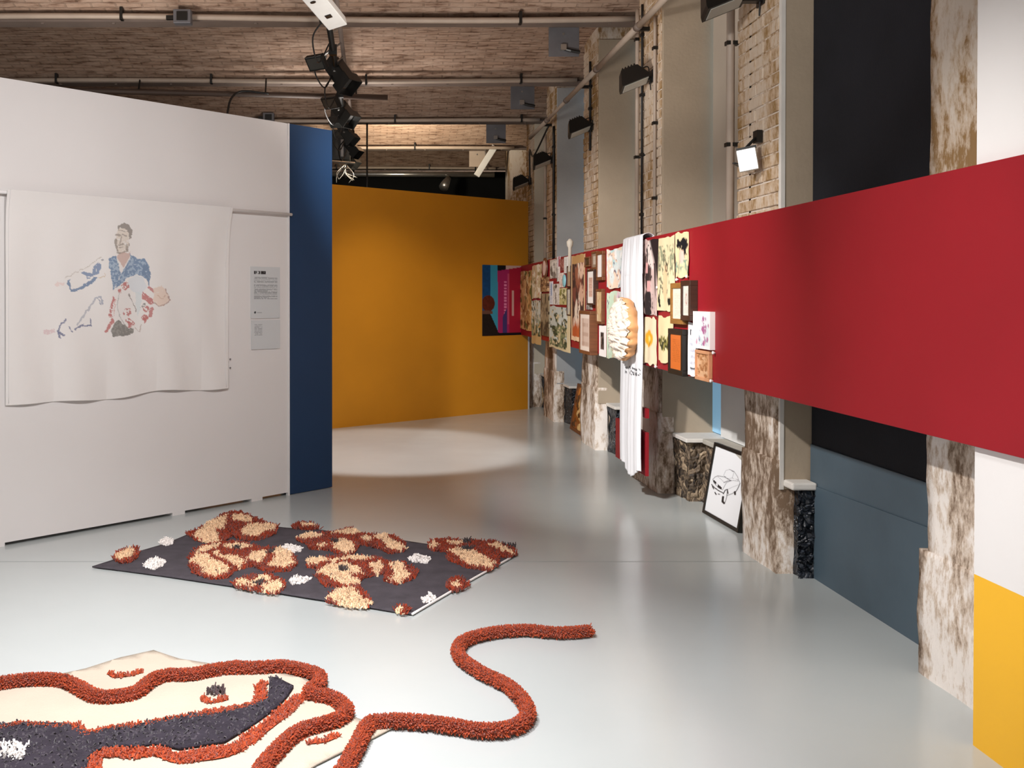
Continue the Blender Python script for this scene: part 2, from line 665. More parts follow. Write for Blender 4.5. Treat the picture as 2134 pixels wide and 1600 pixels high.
def const(c):
    c = lin(c)
    return lambda u, v: np.tile(c, (len(u), 1))


# ------------------------------------------------------------------ the setting: floor, ceiling
fl = MB().box((-9, -2.5, -.1), (2.8, 18.4, 0)).build('floor', 'floor')
tag(fl, 'pale grey glossy epoxy floor', None, None, 'structure')
seam = MB()
fs0, fs1 = on_floor(1080, 1170), on_floor(1610, 1172)
seam.box((fs0[0] - 3, fs0[1] - .003, .0002), (fs1[0], fs0[1] + .003, .0006))
seam.build('floor_seam', mat('floor_seam_grey', '#8d9492', .5), fl)

BEAM0, SPACING, ZB = 8.46, 2.38, 3.92
beams = [BEAM0 + SPACING * k for k in range(-4, 6)]
vv_, ff_, uv_ = [], [], []
NV = 14
base = 0
for y0, y1 in zip(beams[:-1], beams[1:]):
    a0, a1 = y0, y1
    s = 0
    prev = None
    for i in range(NV + 1):
        t = i / NV
        Y = a0 + (a1 - a0) * t
        Z = ZB + .03 + .24 * (1 - (2 * t - 1) ** 2)
        if prev:
            s += math.hypot(Y - prev[0], Z - prev[1])
        prev = (Y, Z)
        for X in (-9, 2.8):
            vv_.append((X, Y, Z))
            uv_.append((X, s + y0 * 1.01))
    for i in range(NV):
        b = base + i * 2
        ff_.append((b, b + 2, b + 3, b + 1))
    base += (NV + 1) * 2
ceil = mesh('ceiling', vv_, ff_, 'vault', None, smooth=True, uvs=uv_)
tag(ceil, 'whitewashed brick vaulted ceiling', None, None, 'structure')
for k, y in enumerate(beams):
    if y < 5 or y > 18.2:
        continue
    b = MB()
    b.box((-9, y - .09, ZB - .012), (2.75, y + .09, ZB + .008))
    b.box((-9, y - .012, ZB), (2.75, y + .012, ZB + .3))
    bo = b.build('beam', 'steel', ceil)
    rv = MB()
    for X in np.arange(-6, 2.2, .62):
        rv.box((X - .012, y - .05, ZB - .02), (X + .012, y - .026, ZB - .01))
    rv.build('rivet', 'steel', bo)
    n = 60
    xs = np.linspace(-9, 2.25, n)
    sag = .02 * np.sin(xs * .9 + k) if y < 10 else .008 * np.sin(xs * 1.1 + k)
    pth = [(x, y - .15, ZB - .0 + s_) for x, s_ in zip(xs, sag)]
    cd = MB().tube(pth, .026, 8).build('conduit', 'conduit', ceil, smooth=True)
    for q, X in enumerate(np.arange(-7.1 + .37 * k, 2.2, 1.72)):
        s_ = float(np.interp(X, xs, sag))
        MB().box((X - .012, y - .182, ZB + s_ - .036), (X + .012, y - .118, ZB + s_ + .07)).build('pipe_clamp', 'blackmetal', cd)

# end wall, side wall
tag(box('wall_far', (-9, 18.2, 0), (2.72, 18.4, ZB - .02), 'black'), 'black end wall behind the ochre wall', None, None, 'structure')
tag(box('wall_side', (-9.2, 8, 0), (-9, 18.4, 4.3), 'plaster'), 'distant side wall', None, None, 'structure')

# ------------------------------------------------------------------ masonry wall with piers and window niches
XP, XB = 2.2, 2.78
wr = box('wall_right', (2.70, -2.5, 0), (2.8, 18.2, 4.3), 'plaster')
tag(wr, 'old masonry wall with limewashed piers and deep window niches', None, None, 'structure')
PIERS = [(3.10, 3.78), (5.25, 5.67), (7.40, 8.00), (9.50, 10.12), (11.66, 12.30), (13.30, 13.95), (15.6, 16.2)]
BRICK = None


def rough_face(y0, y1, z0, z1, x, depth, amp, nz, ny, seed):
    """the lumpy plaster skin of a pier: a closed block whose room face is uneven"""
    vs, fs = [], []
    for i in range(nz + 1):
        for j in range(ny + 1):
            Y = y0 + (y1 - y0) * j / ny
            Z = z0 + (z1 - z0) * i / nz
            e = noise.noise(Vector((Y * 4 + seed, Z * 3, seed))) * amp + noise.noise(Vector((Y * 14, Z * 11 + seed, 3))) * amp * .5
            ey = noise.noise(Vector((seed, Z * 5, j * 3.1))) * amp * .7 if j in (0, ny) else 0
            vs.append((x + e, Y + ey, Z))
    W = ny + 1
    for i in range(nz):
        for j in range(ny):
            a = i * W + j
            fs.append((a, a + W, a + W + 1, a + 1))
    n0 = len(vs)
    for i in range(nz + 1):
        for j in (0, ny):
            p = vs[i * W + j]
            vs.append((x + depth, p[1], p[2]))
    for i in range(nz):
        a, b = i * W, (i + 1) * W
        fs.append((a, n0 + 2 * i, n0 + 2 * i + 2, b))
        fs.append((a + ny, b + ny, n0 + 2 * i + 3, n0 + 2 * i + 1))
    top = [nz * W + j for j in range(ny + 1)] + [n0 + 2 * nz + 1, n0 + 2 * nz]
    fs.append(tuple(top[::-1]))
    return vs, fs


REV = {1: 'plaster', 2: 'plaster', 3: 'plaster', 4: 'plaster_blue', 5: 'plaster_cream', 6: 'plaster_cream'}
for k, (y0, y1) in enumerate(PIERS):
    ztop = 1.5 if k else 1.3
    pr = box('pier', (XP + .011, y0, 0), (2.71, y1, 4.2), 'limewash2', wr)
    v, f = rough_face(y0 - .015, y1 + .015, 0, ztop, XP - .005, .12, .011, 40, 14, k * 5.3)
    mesh('plaster_skin', v, f, 'limewash', pr, smooth=True)
    v, f = rough_face(y0 - .03, y1 + (.012 if k else .06), 0, .62 if k else .5, XP - .018, .12, .015, 22, 14, k * 3.3 + 1)
    mesh('plinth_skin', v, f, 'limewash', pr, smooth=True)
    if k == 0:
        v, f = rough_face(y0 - .015, y1 + .015, 1.3, 4.1, XP - .005, .12, .010, 50, 10, 9)
        mesh('plaster_skin', v, f, 'limewash2', pr, smooth=True)
        continue
    # brickwork of the upper shaft, brick by brick
    if BRICK is None:
        bm = bmesh.new()
        bmesh.ops.create_cube(bm, size=1)
        for q in bm.verts:
            q.co = Vector((q.co.x * .06, q.co.y * .2, q.co.z * .064))
        bmesh.ops.bevel(bm, geom=bm.edges[:], offset=.004, segments=1, affect='EDGES')
        BRICK = bpy.data.meshes.new('brick')
        bm.to_mesh(BRICK)
        bm.free()
        BRICK.materials.append(M['brick'])
    if k > 5:
        continue
    if k == 1:
        y1 = 5.83
        box('shaft', (XP + .011, 5.64, 1.46), (2.71, y1, 4.2), 'limewash2', pr)
    z = 1.53
    row = 0
    while z < 4.05:
        off = 0 if row % 2 else -.1
        y = y0 + off
        while y < y1 - .02:
            a, b = max(y, y0 - .004), min(y + .198, y1 + .004)
            if b - a > .03:
                bo = bpy.data.objects.new('brick', BRICK)
                C.objects.link(bo)
                bo.parent = pr
                po = ORG[pr.name]
                bo.location = (XP + .012 + random.uniform(-.004, .004) + .022 - po[0], (a + b) / 2 - po[1], z - po[2])
                bo.scale = (1, (b - a) / .2, 1)
            y += .208
        z += .0735
        row += 1
    # far reveal of the niche: the side of the pier that faces the room entrance
    depth = .19 if k == 1 else .41
    rl = box('reveal_panel', (XP + .012, y0 - .03, .46), (XP + depth, y0 + .002, 4.05), REV[k], pr, .004)
    if k == 1:
        box('reveal_bead', (XP + .008, y0 - .034, .46), (XP + .03, y0 - .0, 4.05), 'ledge', rl)

# niche sills, rubble below them, windows and blackout boards
sill_y = [(5.71, 7.38), (8.05, 9.47), (10.18, 11.62), (12.36, 13.26)]
for n_, (a, b) in enumerate(sill_y):
    sw = thing('window_sill_wall', (2.55, (a + b) / 2, 0), 'low rubble wall under the window niche %s' % ['with the car drawing', 'behind the long white drape', 'with the gilded painting', 'beside the ochre wall'][n_], None, None, 'structure')
    v, f = rough_face(a, b, 0, .44, 2.43, .26, .05, 26, 50, 20 + n_)
    mesh('rubble', v, f, 'stone', sw, smooth=False)
    # rubble corner under the ledge at the pier
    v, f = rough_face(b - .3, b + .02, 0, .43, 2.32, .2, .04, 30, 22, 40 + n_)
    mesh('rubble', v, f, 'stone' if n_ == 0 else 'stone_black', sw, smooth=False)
    box('ledge', (2.29, b - .34, .44), (2.69, b + .02, .47), 'ledge', sw, .006)
    box('ledge', (2.40, a, .44), (2.69, b - .37, .475), 'slate', sw, .006)
    wn = box('window_%d' % (n_ + 1), (2.60, a - .02, .48), (2.63, b + .02, 4.0), 'window_glow')
    tag(wn, 'daylit blue film on the niche window', None, None, 'structure')
    gap = [.30, .32, .6, .3][n_]
    bb = thing('blackout_board', (2.63, (a + b) / 2, .48), 'blackout boards leaning in the window niche %s' % ['above the car drawing', 'behind the long white drape', 'above the gilded painting', 'beside the ochre wall'][n_], 'board', 'blackout boards in the niches')
    box('lower_board', (2.56, a - .02, .48), (2.575, b - gap, 1.5), 'card', bb)
    box('upper_board', (2.575, a - .02, 1.5), (2.595, b - .07, 3.9), 'board_taupe', bb)

# navy boards closing the first niche
nb = thing('navy_panel', (2.38, 4.5, 0), 'dark navy boards closing the niche between two stained piers', 'panel')
box('upper_board', (2.372, 3.70, .712), (2.40, 5.20, 3.92), 'navyblack', nb, .003)  # black board carried down to the display board's shadow line, shadow included in its colour
box('middle_board', (2.366, 3.70, .40), (2.40, 5.20, .712), 'navy', nb, .003)
v_ = [(2.358, 3.70, 0), (2.358, 5.16, 0), (2.358, 5.16, .495), (2.358, 3.70, .535), (2.40, 3.70, 0), (2.40, 5.16, 0), (2.40, 5.16, .495), (2.40, 3.70, .535)]
mesh('lower_board', v_, [(0, 1, 2, 3), (7, 6, 5, 4), (3, 2, 6, 7), (0, 3, 7, 4), (2, 1, 5, 6), (1, 0, 4, 5)], 'navy', nb)
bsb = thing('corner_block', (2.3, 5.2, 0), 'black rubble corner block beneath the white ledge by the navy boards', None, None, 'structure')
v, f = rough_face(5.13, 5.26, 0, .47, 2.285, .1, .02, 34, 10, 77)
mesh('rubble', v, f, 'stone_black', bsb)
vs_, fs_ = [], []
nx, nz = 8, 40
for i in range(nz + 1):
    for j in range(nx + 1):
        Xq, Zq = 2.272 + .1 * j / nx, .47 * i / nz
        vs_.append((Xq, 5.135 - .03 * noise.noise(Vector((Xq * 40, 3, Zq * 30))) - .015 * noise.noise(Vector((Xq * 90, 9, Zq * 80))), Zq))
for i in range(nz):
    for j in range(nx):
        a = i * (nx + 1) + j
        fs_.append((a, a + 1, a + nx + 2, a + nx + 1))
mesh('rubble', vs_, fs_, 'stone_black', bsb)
box('ledge', (2.23, 5.11, .475), (2.365, 5.26, .515), 'ledge', bsb, .01)

# ------------------------------------------------------------------ exhibition walls
WA, WB = on_floor(0, 1140), on_floor(602, 1031.5)
WD = (WB - WA)[:2]
WD = WD / np.linalg.norm(WD)
WN = np.array([WD[1], -WD[0]])          # towards the viewer
HW = 2.83
WL = np.linalg.norm((WB - WA)[:2])
BE = on_line(692, 1017, WA, WD)
LB = np.linalg.norm((BE - WA)[:2])


def wallp(s, z, n=0.0):
    q = WA[:2] + WD * s + WN * n
    return np.array([q[0], q[1], z])


def wallbox(name, s0, s1, z0, z1, n0, n1, mt, parent=None, bevel=0):
    m = MB()
    v = [wallp(s0, z0, n0), wallp(s1, z0, n0), wallp(s1, z0, n1), wallp(s0, z0, n1), wallp(s0, z1, n0), wallp(s1, z1, n0), wallp(s1, z1, n1), wallp(s0, z1, n1)]
    m.add(v, [(0, 3, 2, 1), (4, 5, 6, 7), (0, 1, 5, 4), (1, 2, 6, 5), (2, 3, 7, 6), (3, 0, 4, 7)])
    return m.build(name, mt, parent, bevel=bevel)


wl = wallbox('wall_left', -2.6, WL - .012, .022, HW, -.12, 0, 'white')
tag(wl, 'white exhibition wall carrying the cloth banner', None, None, 'structure')
for s in (-1.4, -.02, 1.25 * 1.0, WL - .3):
    wallbox('foot_pad', s - .05, s + .05, 0, .024, -.11, -.001, 'white', wl)
wallbox('edge_batten', WL - .012, WL, 0, HW, -.02, .012, 'white2', wl)
wallbox('blue_panel', WL, LB, 0.004, HW - .0, -.10, .002, 'blue', wl)

YA, YB = on_floor(692, 893), on_floor(1100, 852)
YD = (YB - YA)[:2]
YD = YD / np.linalg.norm(YD)
YN = np.array([YD[1], -YD[0]])
YL = np.linalg.norm((YB - YA)[:2])


def ybox(name, s0, s1, z0, z1, n0, n1, mt, parent=None):
    def q(s, z, n):
        a = YA[:2] + YD * s + YN * n
        return (a[0], a[1], z)
    v = [q(s0, z0, n0), q(s1, z0, n0), q(s1, z0, n1), q(s0, z0, n1), q(s0, z1, n0), q(s1, z1, n0), q(s1, z1, n1), q(s0, z1, n1)]
    return MB().add(v, [(0, 3, 2, 1), (4, 5, 6, 7), (0, 1, 5, 4), (1, 2, 6, 5), (2, 3, 7, 6), (3, 0, 4, 7)]).build(name, mt, parent)


wbk = ybox('wall_back', -1.6, YL - .0, 0, 2.815, -.12, 0, 'ochre')
tag(wbk, 'ochre yellow exhibition wall', None, None, 'structure')
ybox('edge_batten', YL, YL + .03, 0, 1.2, -.12, .0, 'white2', wbk)

XR = 2.012
pw = box('partition_wall', (XR, 1.2, .577), (XR + .12, 3.21, 2.83), 'white2')
tag(pw, 'white partition wall above a yellow base', None, None, 'structure')
box('yellow_base', (XR, 1.2, 0), (XR + .12, 3.21, .577), 'yellow', pw)

# ------------------------------------------------------------------ red display board
BX = 1.98
t_end = (BX - YA[0]) / YD[0]
YE = YA[1] + YD[1] * t_end
Z0B, Z1B = on_x(1500, 799.5, BX)[2], on_x(1500, 462, BX)[2]
rb = thing('display_board', (BX, 7, Z0B), 'long crimson display board running past the piers to the ochre wall', 'display board')
box('board', (BX, 1.2, Z0B), (BX + .03, YE + .02, Z1B), 'red', rb, .002)
for y in (5.55, 9.8, 11.95):
    box('standoff', (BX + .03, y - .05, 1.2), (XP + .05, y + .05, 1.3), 'red', rb)
hang0, hang1 = on_x(1346, 900, BX + .005)[1], on_x(1283, 900, BX + .005)[1]
box('drop_panel', (BX + .004, hang0, .20), (BX + .028, hang1, .52), 'red', rb, .002)
box('drop_strut', (BX + .006, hang0 + .25, .52), (BX + .026, hang0 + .4, Z0B), 'red', rb)
sq = on_x(1345, 861, BX + .01)
box('end_tab', (BX - .002, sq[1] - .06, sq[2] - .03), (BX + .02, sq[1] + .03, sq[2] + .04), 'red', rb)

# ------------------------------------------------------------------ paintings: how each printed picture is coloured
def mixc(a, b, t):
    t = np.clip(np.asarray(t), 0, 1)[:, None]
    return a * (1 - t) + b * t


def layered(base, spots, seed, sc=5, ar=1.0):
    """fields of pigment: base colour plus (colour, threshold, scale) patches"""
    def f(u, v):
        c = np.tile(lin(base), (len(u), 1))
        for i, (col, th, s) in enumerate(spots):
            n = fbm(u * ar, v, s, seed + i * 3)
            c = mixc(c, lin(col), (n - th) / .06)
        return c * (.92 + .16 * fbm(u, v, 40, seed + 50)[:, None])
    return f


def scene_landscape(sky, leaf, dark, cream, seed, fringe=0.0, border=0.06):
    def f(u, v):
        n = fbm(u, v, 5, seed)
        c = mixc(np.tile(lin(sky), (len(u), 1)), lin('#c9cdc4'), (fbm(u, v, 3, seed + 2) - .45) / .1)
        c = mixc(c, lin(leaf), (v * .9 + (n - .5) * 1.4 - .45) / .12)
        c = mixc(c, lin(dark), (fbm(u, v, 11, seed + 4) + v * .25 - .66) / .05)
        c = mixc(c, lin(cream), (fbm(u, v, 16, seed + 7) + v * .12 - .68) / .04)
        side = (np.abs(u - .5) > .5 - border)
        c = np.where((side & (u > .5))[:, None], lin(cream), c)
        c = np.where((v > 1 - fringe)[:, None], lin(cream), c)
        return c
    return f


def figures(bg, cols, seed, n=7, border=None, bw=.08):
    r = np.random.default_rng(seed)
    blobs = [(r.uniform(.2, .8), r.uniform(.12, .9), r.uniform(.06, .2), r.uniform(.08, .22), cols[i % len(cols)]) for i in range(n * 2)]

    def f(u, v):
        c = np.tile(lin(bg), (len(u), 1)) * (.8 + .4 * fbm(u, v, 7, seed)[:, None])
        wu, wv = u + (fbm(u, v, 9, seed + 1) - .5) * .25, v + (fbm(u, v, 9, seed + 2) - .5) * .2
        for (a, b, ra, rb_, col) in blobs:
            d = ((wu - a) / ra) ** 2 + ((wv - b) / rb_) ** 2
            c = mixc(c, lin(col), (1 - d) / .25)
        c = mixc(c, lin(cols[-1]), (fbm(u, v, 18, seed + 5) - .7) / .03)
        if border:
            e = np.minimum.reduce([u, 1 - u, v, 1 - v]) < bw
            c = np.where(e[:, None], lin(border), c)
        return c
    return f


def document(paper, ink, seed, bars=None, rows=18, border=None, bw=.1):
    def f(u, v):
        c = np.tile(lin(paper), (len(u), 1)) * (.96 + .08 * fbm(u, v, 9, seed)[:, None])
        line = (np.mod(v * rows, 1) < .4) & (u > .16) & (u < .84) & (v > .15) & (v < .9) & (vnoise(u * 3, np.floor(v * rows), 9, seed) > .35)
        c = mixc(c, lin(ink), line * .55)
        for (u0, v0, u1, v1, col) in (bars or []):
            c = np.where(((u > u0) & (u < u1) & (v > v0) & (v < v1))[:, None], lin(col), c)
        if border:
            e = np.minimum.reduce([u, 1 - u, v, 1 - v]) < bw
            c = np.where(e[:, None], lin(border), c)
        return c
    return f


def floral(paper, cols, seed, lo=.0, margin=.07, edge='#f0ebe9'):
    r = np.random.default_rng(seed)
    dots = [(r.normal(.68, .12), r.uniform(.12, .6), r.uniform(.02, .06), cols[0]) for _ in range(16)] + \
           [(r.uniform(.1, .9), r.uniform(.65, .92), r.uniform(.02, .07), cols[i % len(cols)]) for i in range(22)]

    def f(u, v):
        c = np.tile(lin(paper), (len(u), 1))
        c = mixc(c, lin(cols[1]), (fbm(u, v, 4, seed) - .55) / .2 * .7)
        wu, wv = u + (fbm(u, v, 15, seed + 1) - .5) * .08, v + (fbm(u, v, 15, seed + 2) - .5) * .08
        for (a, b, rr, col) in dots:
            d = np.hypot((wu - a), (wv - b) * .8)
            c = mixc(c, lin(col), (rr - d) / .01 * .8)
        e = np.minimum.reduce([u, 1 - u, v, 1 - v]) < margin
        return np.where(e[:, None], lin(edge), c)
    return f


# ------------------------------------------------------------------ pictures and cloths on the board
def q4(cx, cy):
    return 980 + cx / 3.952, 480 + cy / 3.952


def slot(cx0, cx1, cy0, cy1, off=0.0):
    """the real rectangle on the board's face: near edge Y, far edge Y, top Z, bottom Z"""
    X = BX - off
    xm, _ = q4((cx0 + cx1) / 2, 0)
    yn = on_x(q4(cx1, 0)[0], 600, X)[1]
    yf = on_x(q4(cx0, 0)[0], 600, X)[1]
    zt = on_x(xm, q4(0, cy0)[1], X)[2]
    zb = on_x(xm, q4(0, cy1)[1], X)[2]
    return yn, yf, zt, zb


def hung(name, label, cat, rect, colf, kind='cloth', thick=.004, wave=.012, off=.0, seed=1, ragged=.012, group=None):
    yn, yf, zt, zb = slot(*rect, off)
    Wd, Ht = yf - yn, zt - zb
    # u runs from the far edge to the near edge, as the viewer reads it
    P = (BX - off, yf, zt)
    r = random.Random(seed)
    ph = r.uniform(0, 6)
    if kind == 'cloth':
        def disp(u, v):
            return .004 + wave * (.5 + .5 * np.sin(u * 9 + ph + v * 2)) * (.3 + .7 * v)

        def shape(u, v):
            edge = (vnoise(u, v * 0, 6, seed) - .5) * ragged * 2 / Ht
            side = (vnoise(u * 0, v, 5, seed + 3) - .5) * ragged / Wd
            return u + side, v + edge * np.where(v > .5, (v - .5) * 2, (.5 - v) * 2)
    else:
        disp, shape = None, None
    o = sheet(name, P, (0, -Wd, 0), (0, 0, -Ht), (-1, 0, 0), colf, 'cloth' if kind == 'cloth' else 'print', None,
              int(np.clip(Wd * 130, 24, 70)), int(np.clip(Ht * 110, 30, 90)), disp, thick, None, shape)
    tag(o, label, cat, group)
    return o


def framed(name, label, cat, rect, colf, fw=.03, depth=.03, fmat='woodmid', off=.0, group=None, mount=None):
    yn, yf, zt, zb = slot(*rect, off)
    t = thing(name, (BX - off, (yn + yf) / 2, zb), label, cat, group)
    X0, X1 = BX - off - depth, BX - off
    m = MB()
    m.box((X0, yn, zb), (X1, yf, zb + fw)).box((X0, yn, zt - fw), (X1, yf, zt))
    m.box((X0, yn, zb + fw), (X1, yn + fw, zt - fw)).box((X0, yf - fw, zb + fw), (X1, yf, zt - fw))
    m.build('frame', fmat, t, bevel=.003)
    Wd, Ht = yf - yn - 2 * fw, zt - zb - 2 * fw
    sheet('picture', (X0 + .012, yf - fw, zt - fw), (0, -Wd, 0), (0, 0, -Ht), (-1, 0, 0), colf, 'glossy', t, 26, 40, None, .004)
    return t


G_CL = None
hung('painted_cloth', 'tan and green painted cloth, first hanging beside the ochre corner', 'painting', (388, 512, 335, 815),
     layered('#b98d58', [('#d9b077', .52, 5), ('#6d6a3a', .6, 7), ('#7a4a28', .62, 9), ('#e6cda0', .66, 12)], 3), seed=2)
hung('pale_scroll', 'pale beige scroll hanging high next to the round wooden plate', 'scroll', (518, 592, 285, 560),
     layered('#cdbb98', [('#e9e2d0', .5, 6), ('#9c8a5f', .62, 8), ('#c8907c', .68, 9)], 5), seed=3)
hung('fringed_landscape', 'light landscape cloth with a beige fringe, below the pale scroll', 'painting', (514, 590, 575, 935),
     scene_landscape('#dfe3da', '#8f9270', '#4b4c35', '#c9a873', 7, .18), seed=4)
# round plate
c_ = on_x(*q4(630, 310), BX)
pl = thing('round_plate', (BX, c_[1], c_[2] - .12), 'round brown wooden plate with a pink centre', 'plate')
m = MB()
m.tube([(BX, c_[1], c_[2]), (BX - .012, c_[1], c_[2]), (BX - .03, c_[1], c_[2])], [.09, .12, .115], 24)
m.build('rim', 'woodmid', pl)
MB().tube([(BX - .029, c_[1], c_[2]), (BX - .034, c_[1], c_[2])], [.088, .085], 24).build('centre', mat('pinkish_glaze', '#d8b9ad', .4), pl)
hung('carved_relief', 'brown carved relief under the round plate', 'relief', (592, 650, 385, 505), layered('#8d6a48', [('#c9a67c', .55, 9), ('#4f3523', .6, 8)], 9), 'board', .02)
hung('dim_painting', 'grey-brown unframed painting with a silver top edge', 'painting', (592, 658, 520, 868),
     layered('#6f6149', [('#9b8a6d', .52, 4), ('#4a3f30', .58, 6), ('#b7a78c', .68, 7)], 11), 'board', .018)
CARD = 'small cards and sketches pinned above the big landscape'
cards = [
    ('figure_sketch', 'grey sketch of figures pinned nearest the round plate', (660, 714, 240, 395), figures('#cfc6bb', ['#8d847b', '#e6dfd6', '#6e635a'], 13)),
    ('folded_card', 'slim white card with a red stripe at the top edge', (718, 742, 215, 300), document('#d9d3d6', '#9c4a55', 14, [(.6, 0, 1, 1, '#b0475a')])),
    ('ruled_card', 'tall white ruled card beneath the slim striped card', (716, 738, 300, 420), document('#ece6e0', '#4c4640', 15, [(0, 0, .25, 1, '#3b322d')])),
    ('red_wrapper', 'dusty red wrapper between two white cards', (742, 772, 235, 330), layered('#a5685d', [('#7d3e3a', .5, 7), ('#c79c8e', .62, 8)], 16)),
    ('white_note', 'plain white note standing above the turquoise oval', (776, 806, 218, 352), document('#e5e2dc', '#b4aca4', 17)),
    ('blue_edged_print', 'white print with a blue edge at the lower card row', (656, 682, 420, 610), document('#dfe0e6', '#7f8fb5', 18, [(.5, .1, .8, .6, '#8fa3c9')])),
    ('cut_out_figures', 'white cut-out figures with dark lower points', (684, 736, 440, 612), figures('#d9d2cb', ['#eee9e3', '#a3998f', '#f1ede8', '#5a4d45'], 19)),
    ('green_sketch', 'yellow-green sketch tucked under the turquoise oval', (738, 800, 475, 612), figures('#c9bd86', ['#e3d9ae', '#8d8a4c', '#6a6440'], 21)),
    ('pink_paper_flower', 'pale pink paper flower beside the turquoise oval', (738, 770, 350, 470), layered('#e4cfc2', [('#f2e9e2', .5, 6), ('#b5766a', .66, 8)], 22)),
]
for i, (nm, lb, rc, cf) in enumerate(cards):
    hung(nm, lb, 'card', rc, cf, 'board', .006, seed=30 + i, group=CARD)
c_ = on_x(*q4(783, 415), BX)
ov = MB()
ov.tube([(BX, c_[1], c_[2]), (BX - .008, c_[1], c_[2]), (BX - .02, c_[1], c_[2]), (BX - .026, c_[1], c_[2])], [.055, .07, .06, .02], 20)
o = ov.build('turquoise_oval', mat('turquoise_glaze', '#8fc6cf', .35), None, smooth=True)
tag(o, 'shiny turquoise oval ornament among the pinned cards', 'ornament')
hung('big_landscape', 'large green and white landscape cloth with a cream torn hem', 'painting', (662, 834, 632, 985),
     scene_landscape('#d5d8d2', '#83865f', '#474a32', '#d8c49b', 23, .05, .12), seed=6, ragged=.02)
framed('slim_frame', 'slim dark frame around a tan strip, upper of two beside the tall scroll', 'picture frame', (809, 840, 292, 468), document('#c7a98a', '#7c6048', 25), .012, .02, 'wooddark')
framed('slim_frame', 'slim dark frame around a white strip, lower of two beside the tall scroll', 'picture frame', (809, 839, 475, 702), document('#dcd6c9', '#9a917f', 26), .012, .02, 'wooddark')
c_ = on_x(*q4(837, 225), BX)
pm = MB().tube([(BX - .02, c_[1], c_[2] - .14), (BX - .02, c_[1], c_[2] + .1), (BX - .02, c_[1], c_[2] + .12), (BX - .02, c_[1], c_[2] + .16), (BX - .02, c_[1], c_[2] + .19)], [.018, .018, .03, .034, .01], 12)
tag(pm.build('turned_finial', mat('bone_white_wood', '#cfc4b5', .6), None, True), 'bone-white turned finial on a stick beside the tall scroll', 'finial')
# tall figure scroll
def tall_scroll(u, v):
    c = figures('#4a332a', ['#c99f86', '#e3cdb8', '#9b5f45', '#d8b49c', '#7a4638'], 27, 9)(u, v)
    c = np.where((v < .09)[:, None], lin('#b98e5c'), c)
    c = mixc(c, lin('#b5582c'), (v - .8 + (fbm(u, v, 6, 3) - .5) * .2) / .05)
    c = np.where(((u < .08) | (u > .93))[:, None], lin('#c9a27a'), c)
    return np.where((v > .955)[:, None], lin('#e0bb96'), c)


hung('tall_figure_scroll', 'tall brown scroll crowded with pale figures, orange at its foot', 'scroll', (842, 950, 205, 915), tall_scroll, seed=8)
framed('small_dark_picture', 'tiny near-black picture in a brown frame near the top edge', 'picture frame', (955, 996, 218, 300), layered('#2b241c', [('#4b4030', .55, 6)], 28), .015, .02, 'woodmid')
hung('warm_figure_print', 'narrow print of a warm-skinned figure on dark ground', 'print', (966, 1004, 312, 485), figures('#5a3b2c', ['#dfb08c', '#f0d3b4', '#9c5336'], 29), 'board', .008)
hung('grey_print', 'small grey print beneath the warm figure print', 'print', (964, 1008, 500, 652), layered('#9a938c', [('#6d6660', .52, 7), ('#c4beb7', .6, 9)], 31), 'board', .01)
framed('ribbed_frame', 'brown-grey frame with ribbed mount near the top edge', 'picture frame', (1018, 1060, 172, 322), document('#c2b5a6', '#8b7b6a', 32, None, 8, '#8d7b69', .2), .02, .025, 'woodmid')
framed('white_mat_frame', 'brown frame with a wide plain white sheet', 'picture frame', (1064, 1116, 172, 412), document('#e9e4e0', '#e0dad5', 33), .03, .03, 'woodmid')
framed('etching_frame', 'dark frame with a white mount around a pinkish etching', 'picture frame', (998, 1056, 322, 614), document('#d8b5a5', '#8b5a4c', 34, None, 22, '#ece5df', .2), .016, .045, 'wooddark')
framed('beige_panel_frame', 'brown frame around an aged beige panel beneath the white sheet', 'picture frame', (1060, 1112, 482, 770), layered('#cdb089', [('#b08a5e', .55, 7), ('#e0cba8', .6, 5)], 35), .022, .03, 'woodmid')
framed('deep_shadow_box', 'deep brown shadow box with a pale pink striped mount', 'shadow box', (958, 1052, 662, 1018), document('#d3bdb0', '#a98a7c', 36, [(.25, .12, .32, .9, '#9f7c6b')], 4, '#eadcd0', .12), .03, .07, 'woodmid')
hung('dark_portrait_photo', 'dark photo with a broad white border low on the board', 'photo', (1068, 1120, 782, 1038), figures('#2b2320', ['#4b3a34', '#8a7468', '#1d1816'], 37, 5, '#efe7e4', .22), 'board', .006)
hung('pastel_painting', 'turquoise and peach pastel cloth beside the white drape, upper one', 'painting', (1132, 1262, 150, 472),
     layered('#dfe4e2', [('#b8d6d6', .5, 3), ('#efd2bb', .56, 4), ('#6a5a6e', .68, 9), ('#f2efec', .6, 6)], 39), seed=9, wave=.008)
hung('meadow_watercolour', 'pale green and pink watercolour cloth beside the white drape, lower one', 'painting', (1132, 1262, 508, 1060),
     layered('#e6e6e0', [('#c9dcc4', .52, 3), ('#e3c8cf', .58, 5), ('#75707c', .69, 10), ('#cfc0a4', .62, 7)], 41), seed=10, wave=.008)


def collage(u, v):
    c = figures('#cdb3ad', ['#2d2527', '#e3d3cc', '#54423f', '#8d716c', '#3a2d2b'], 43, 6)(u, v)
    c = mixc(c, lin('#2a1f1f'), ((u - .72) + (.3 - v) * .8) / .1)
    for a, b in ((.36, .38), (.5, .62)):
        c = np.where(((np.abs(u - a) < .09) & (np.abs(v - b) < .075))[:, None], lin('#d9a3a0'), c)
    return c


hung('pink_collage', 'pink and black collage hanging just beside the white drape', 'collage', (1420, 1556, 75, 690), collage, seed=12)


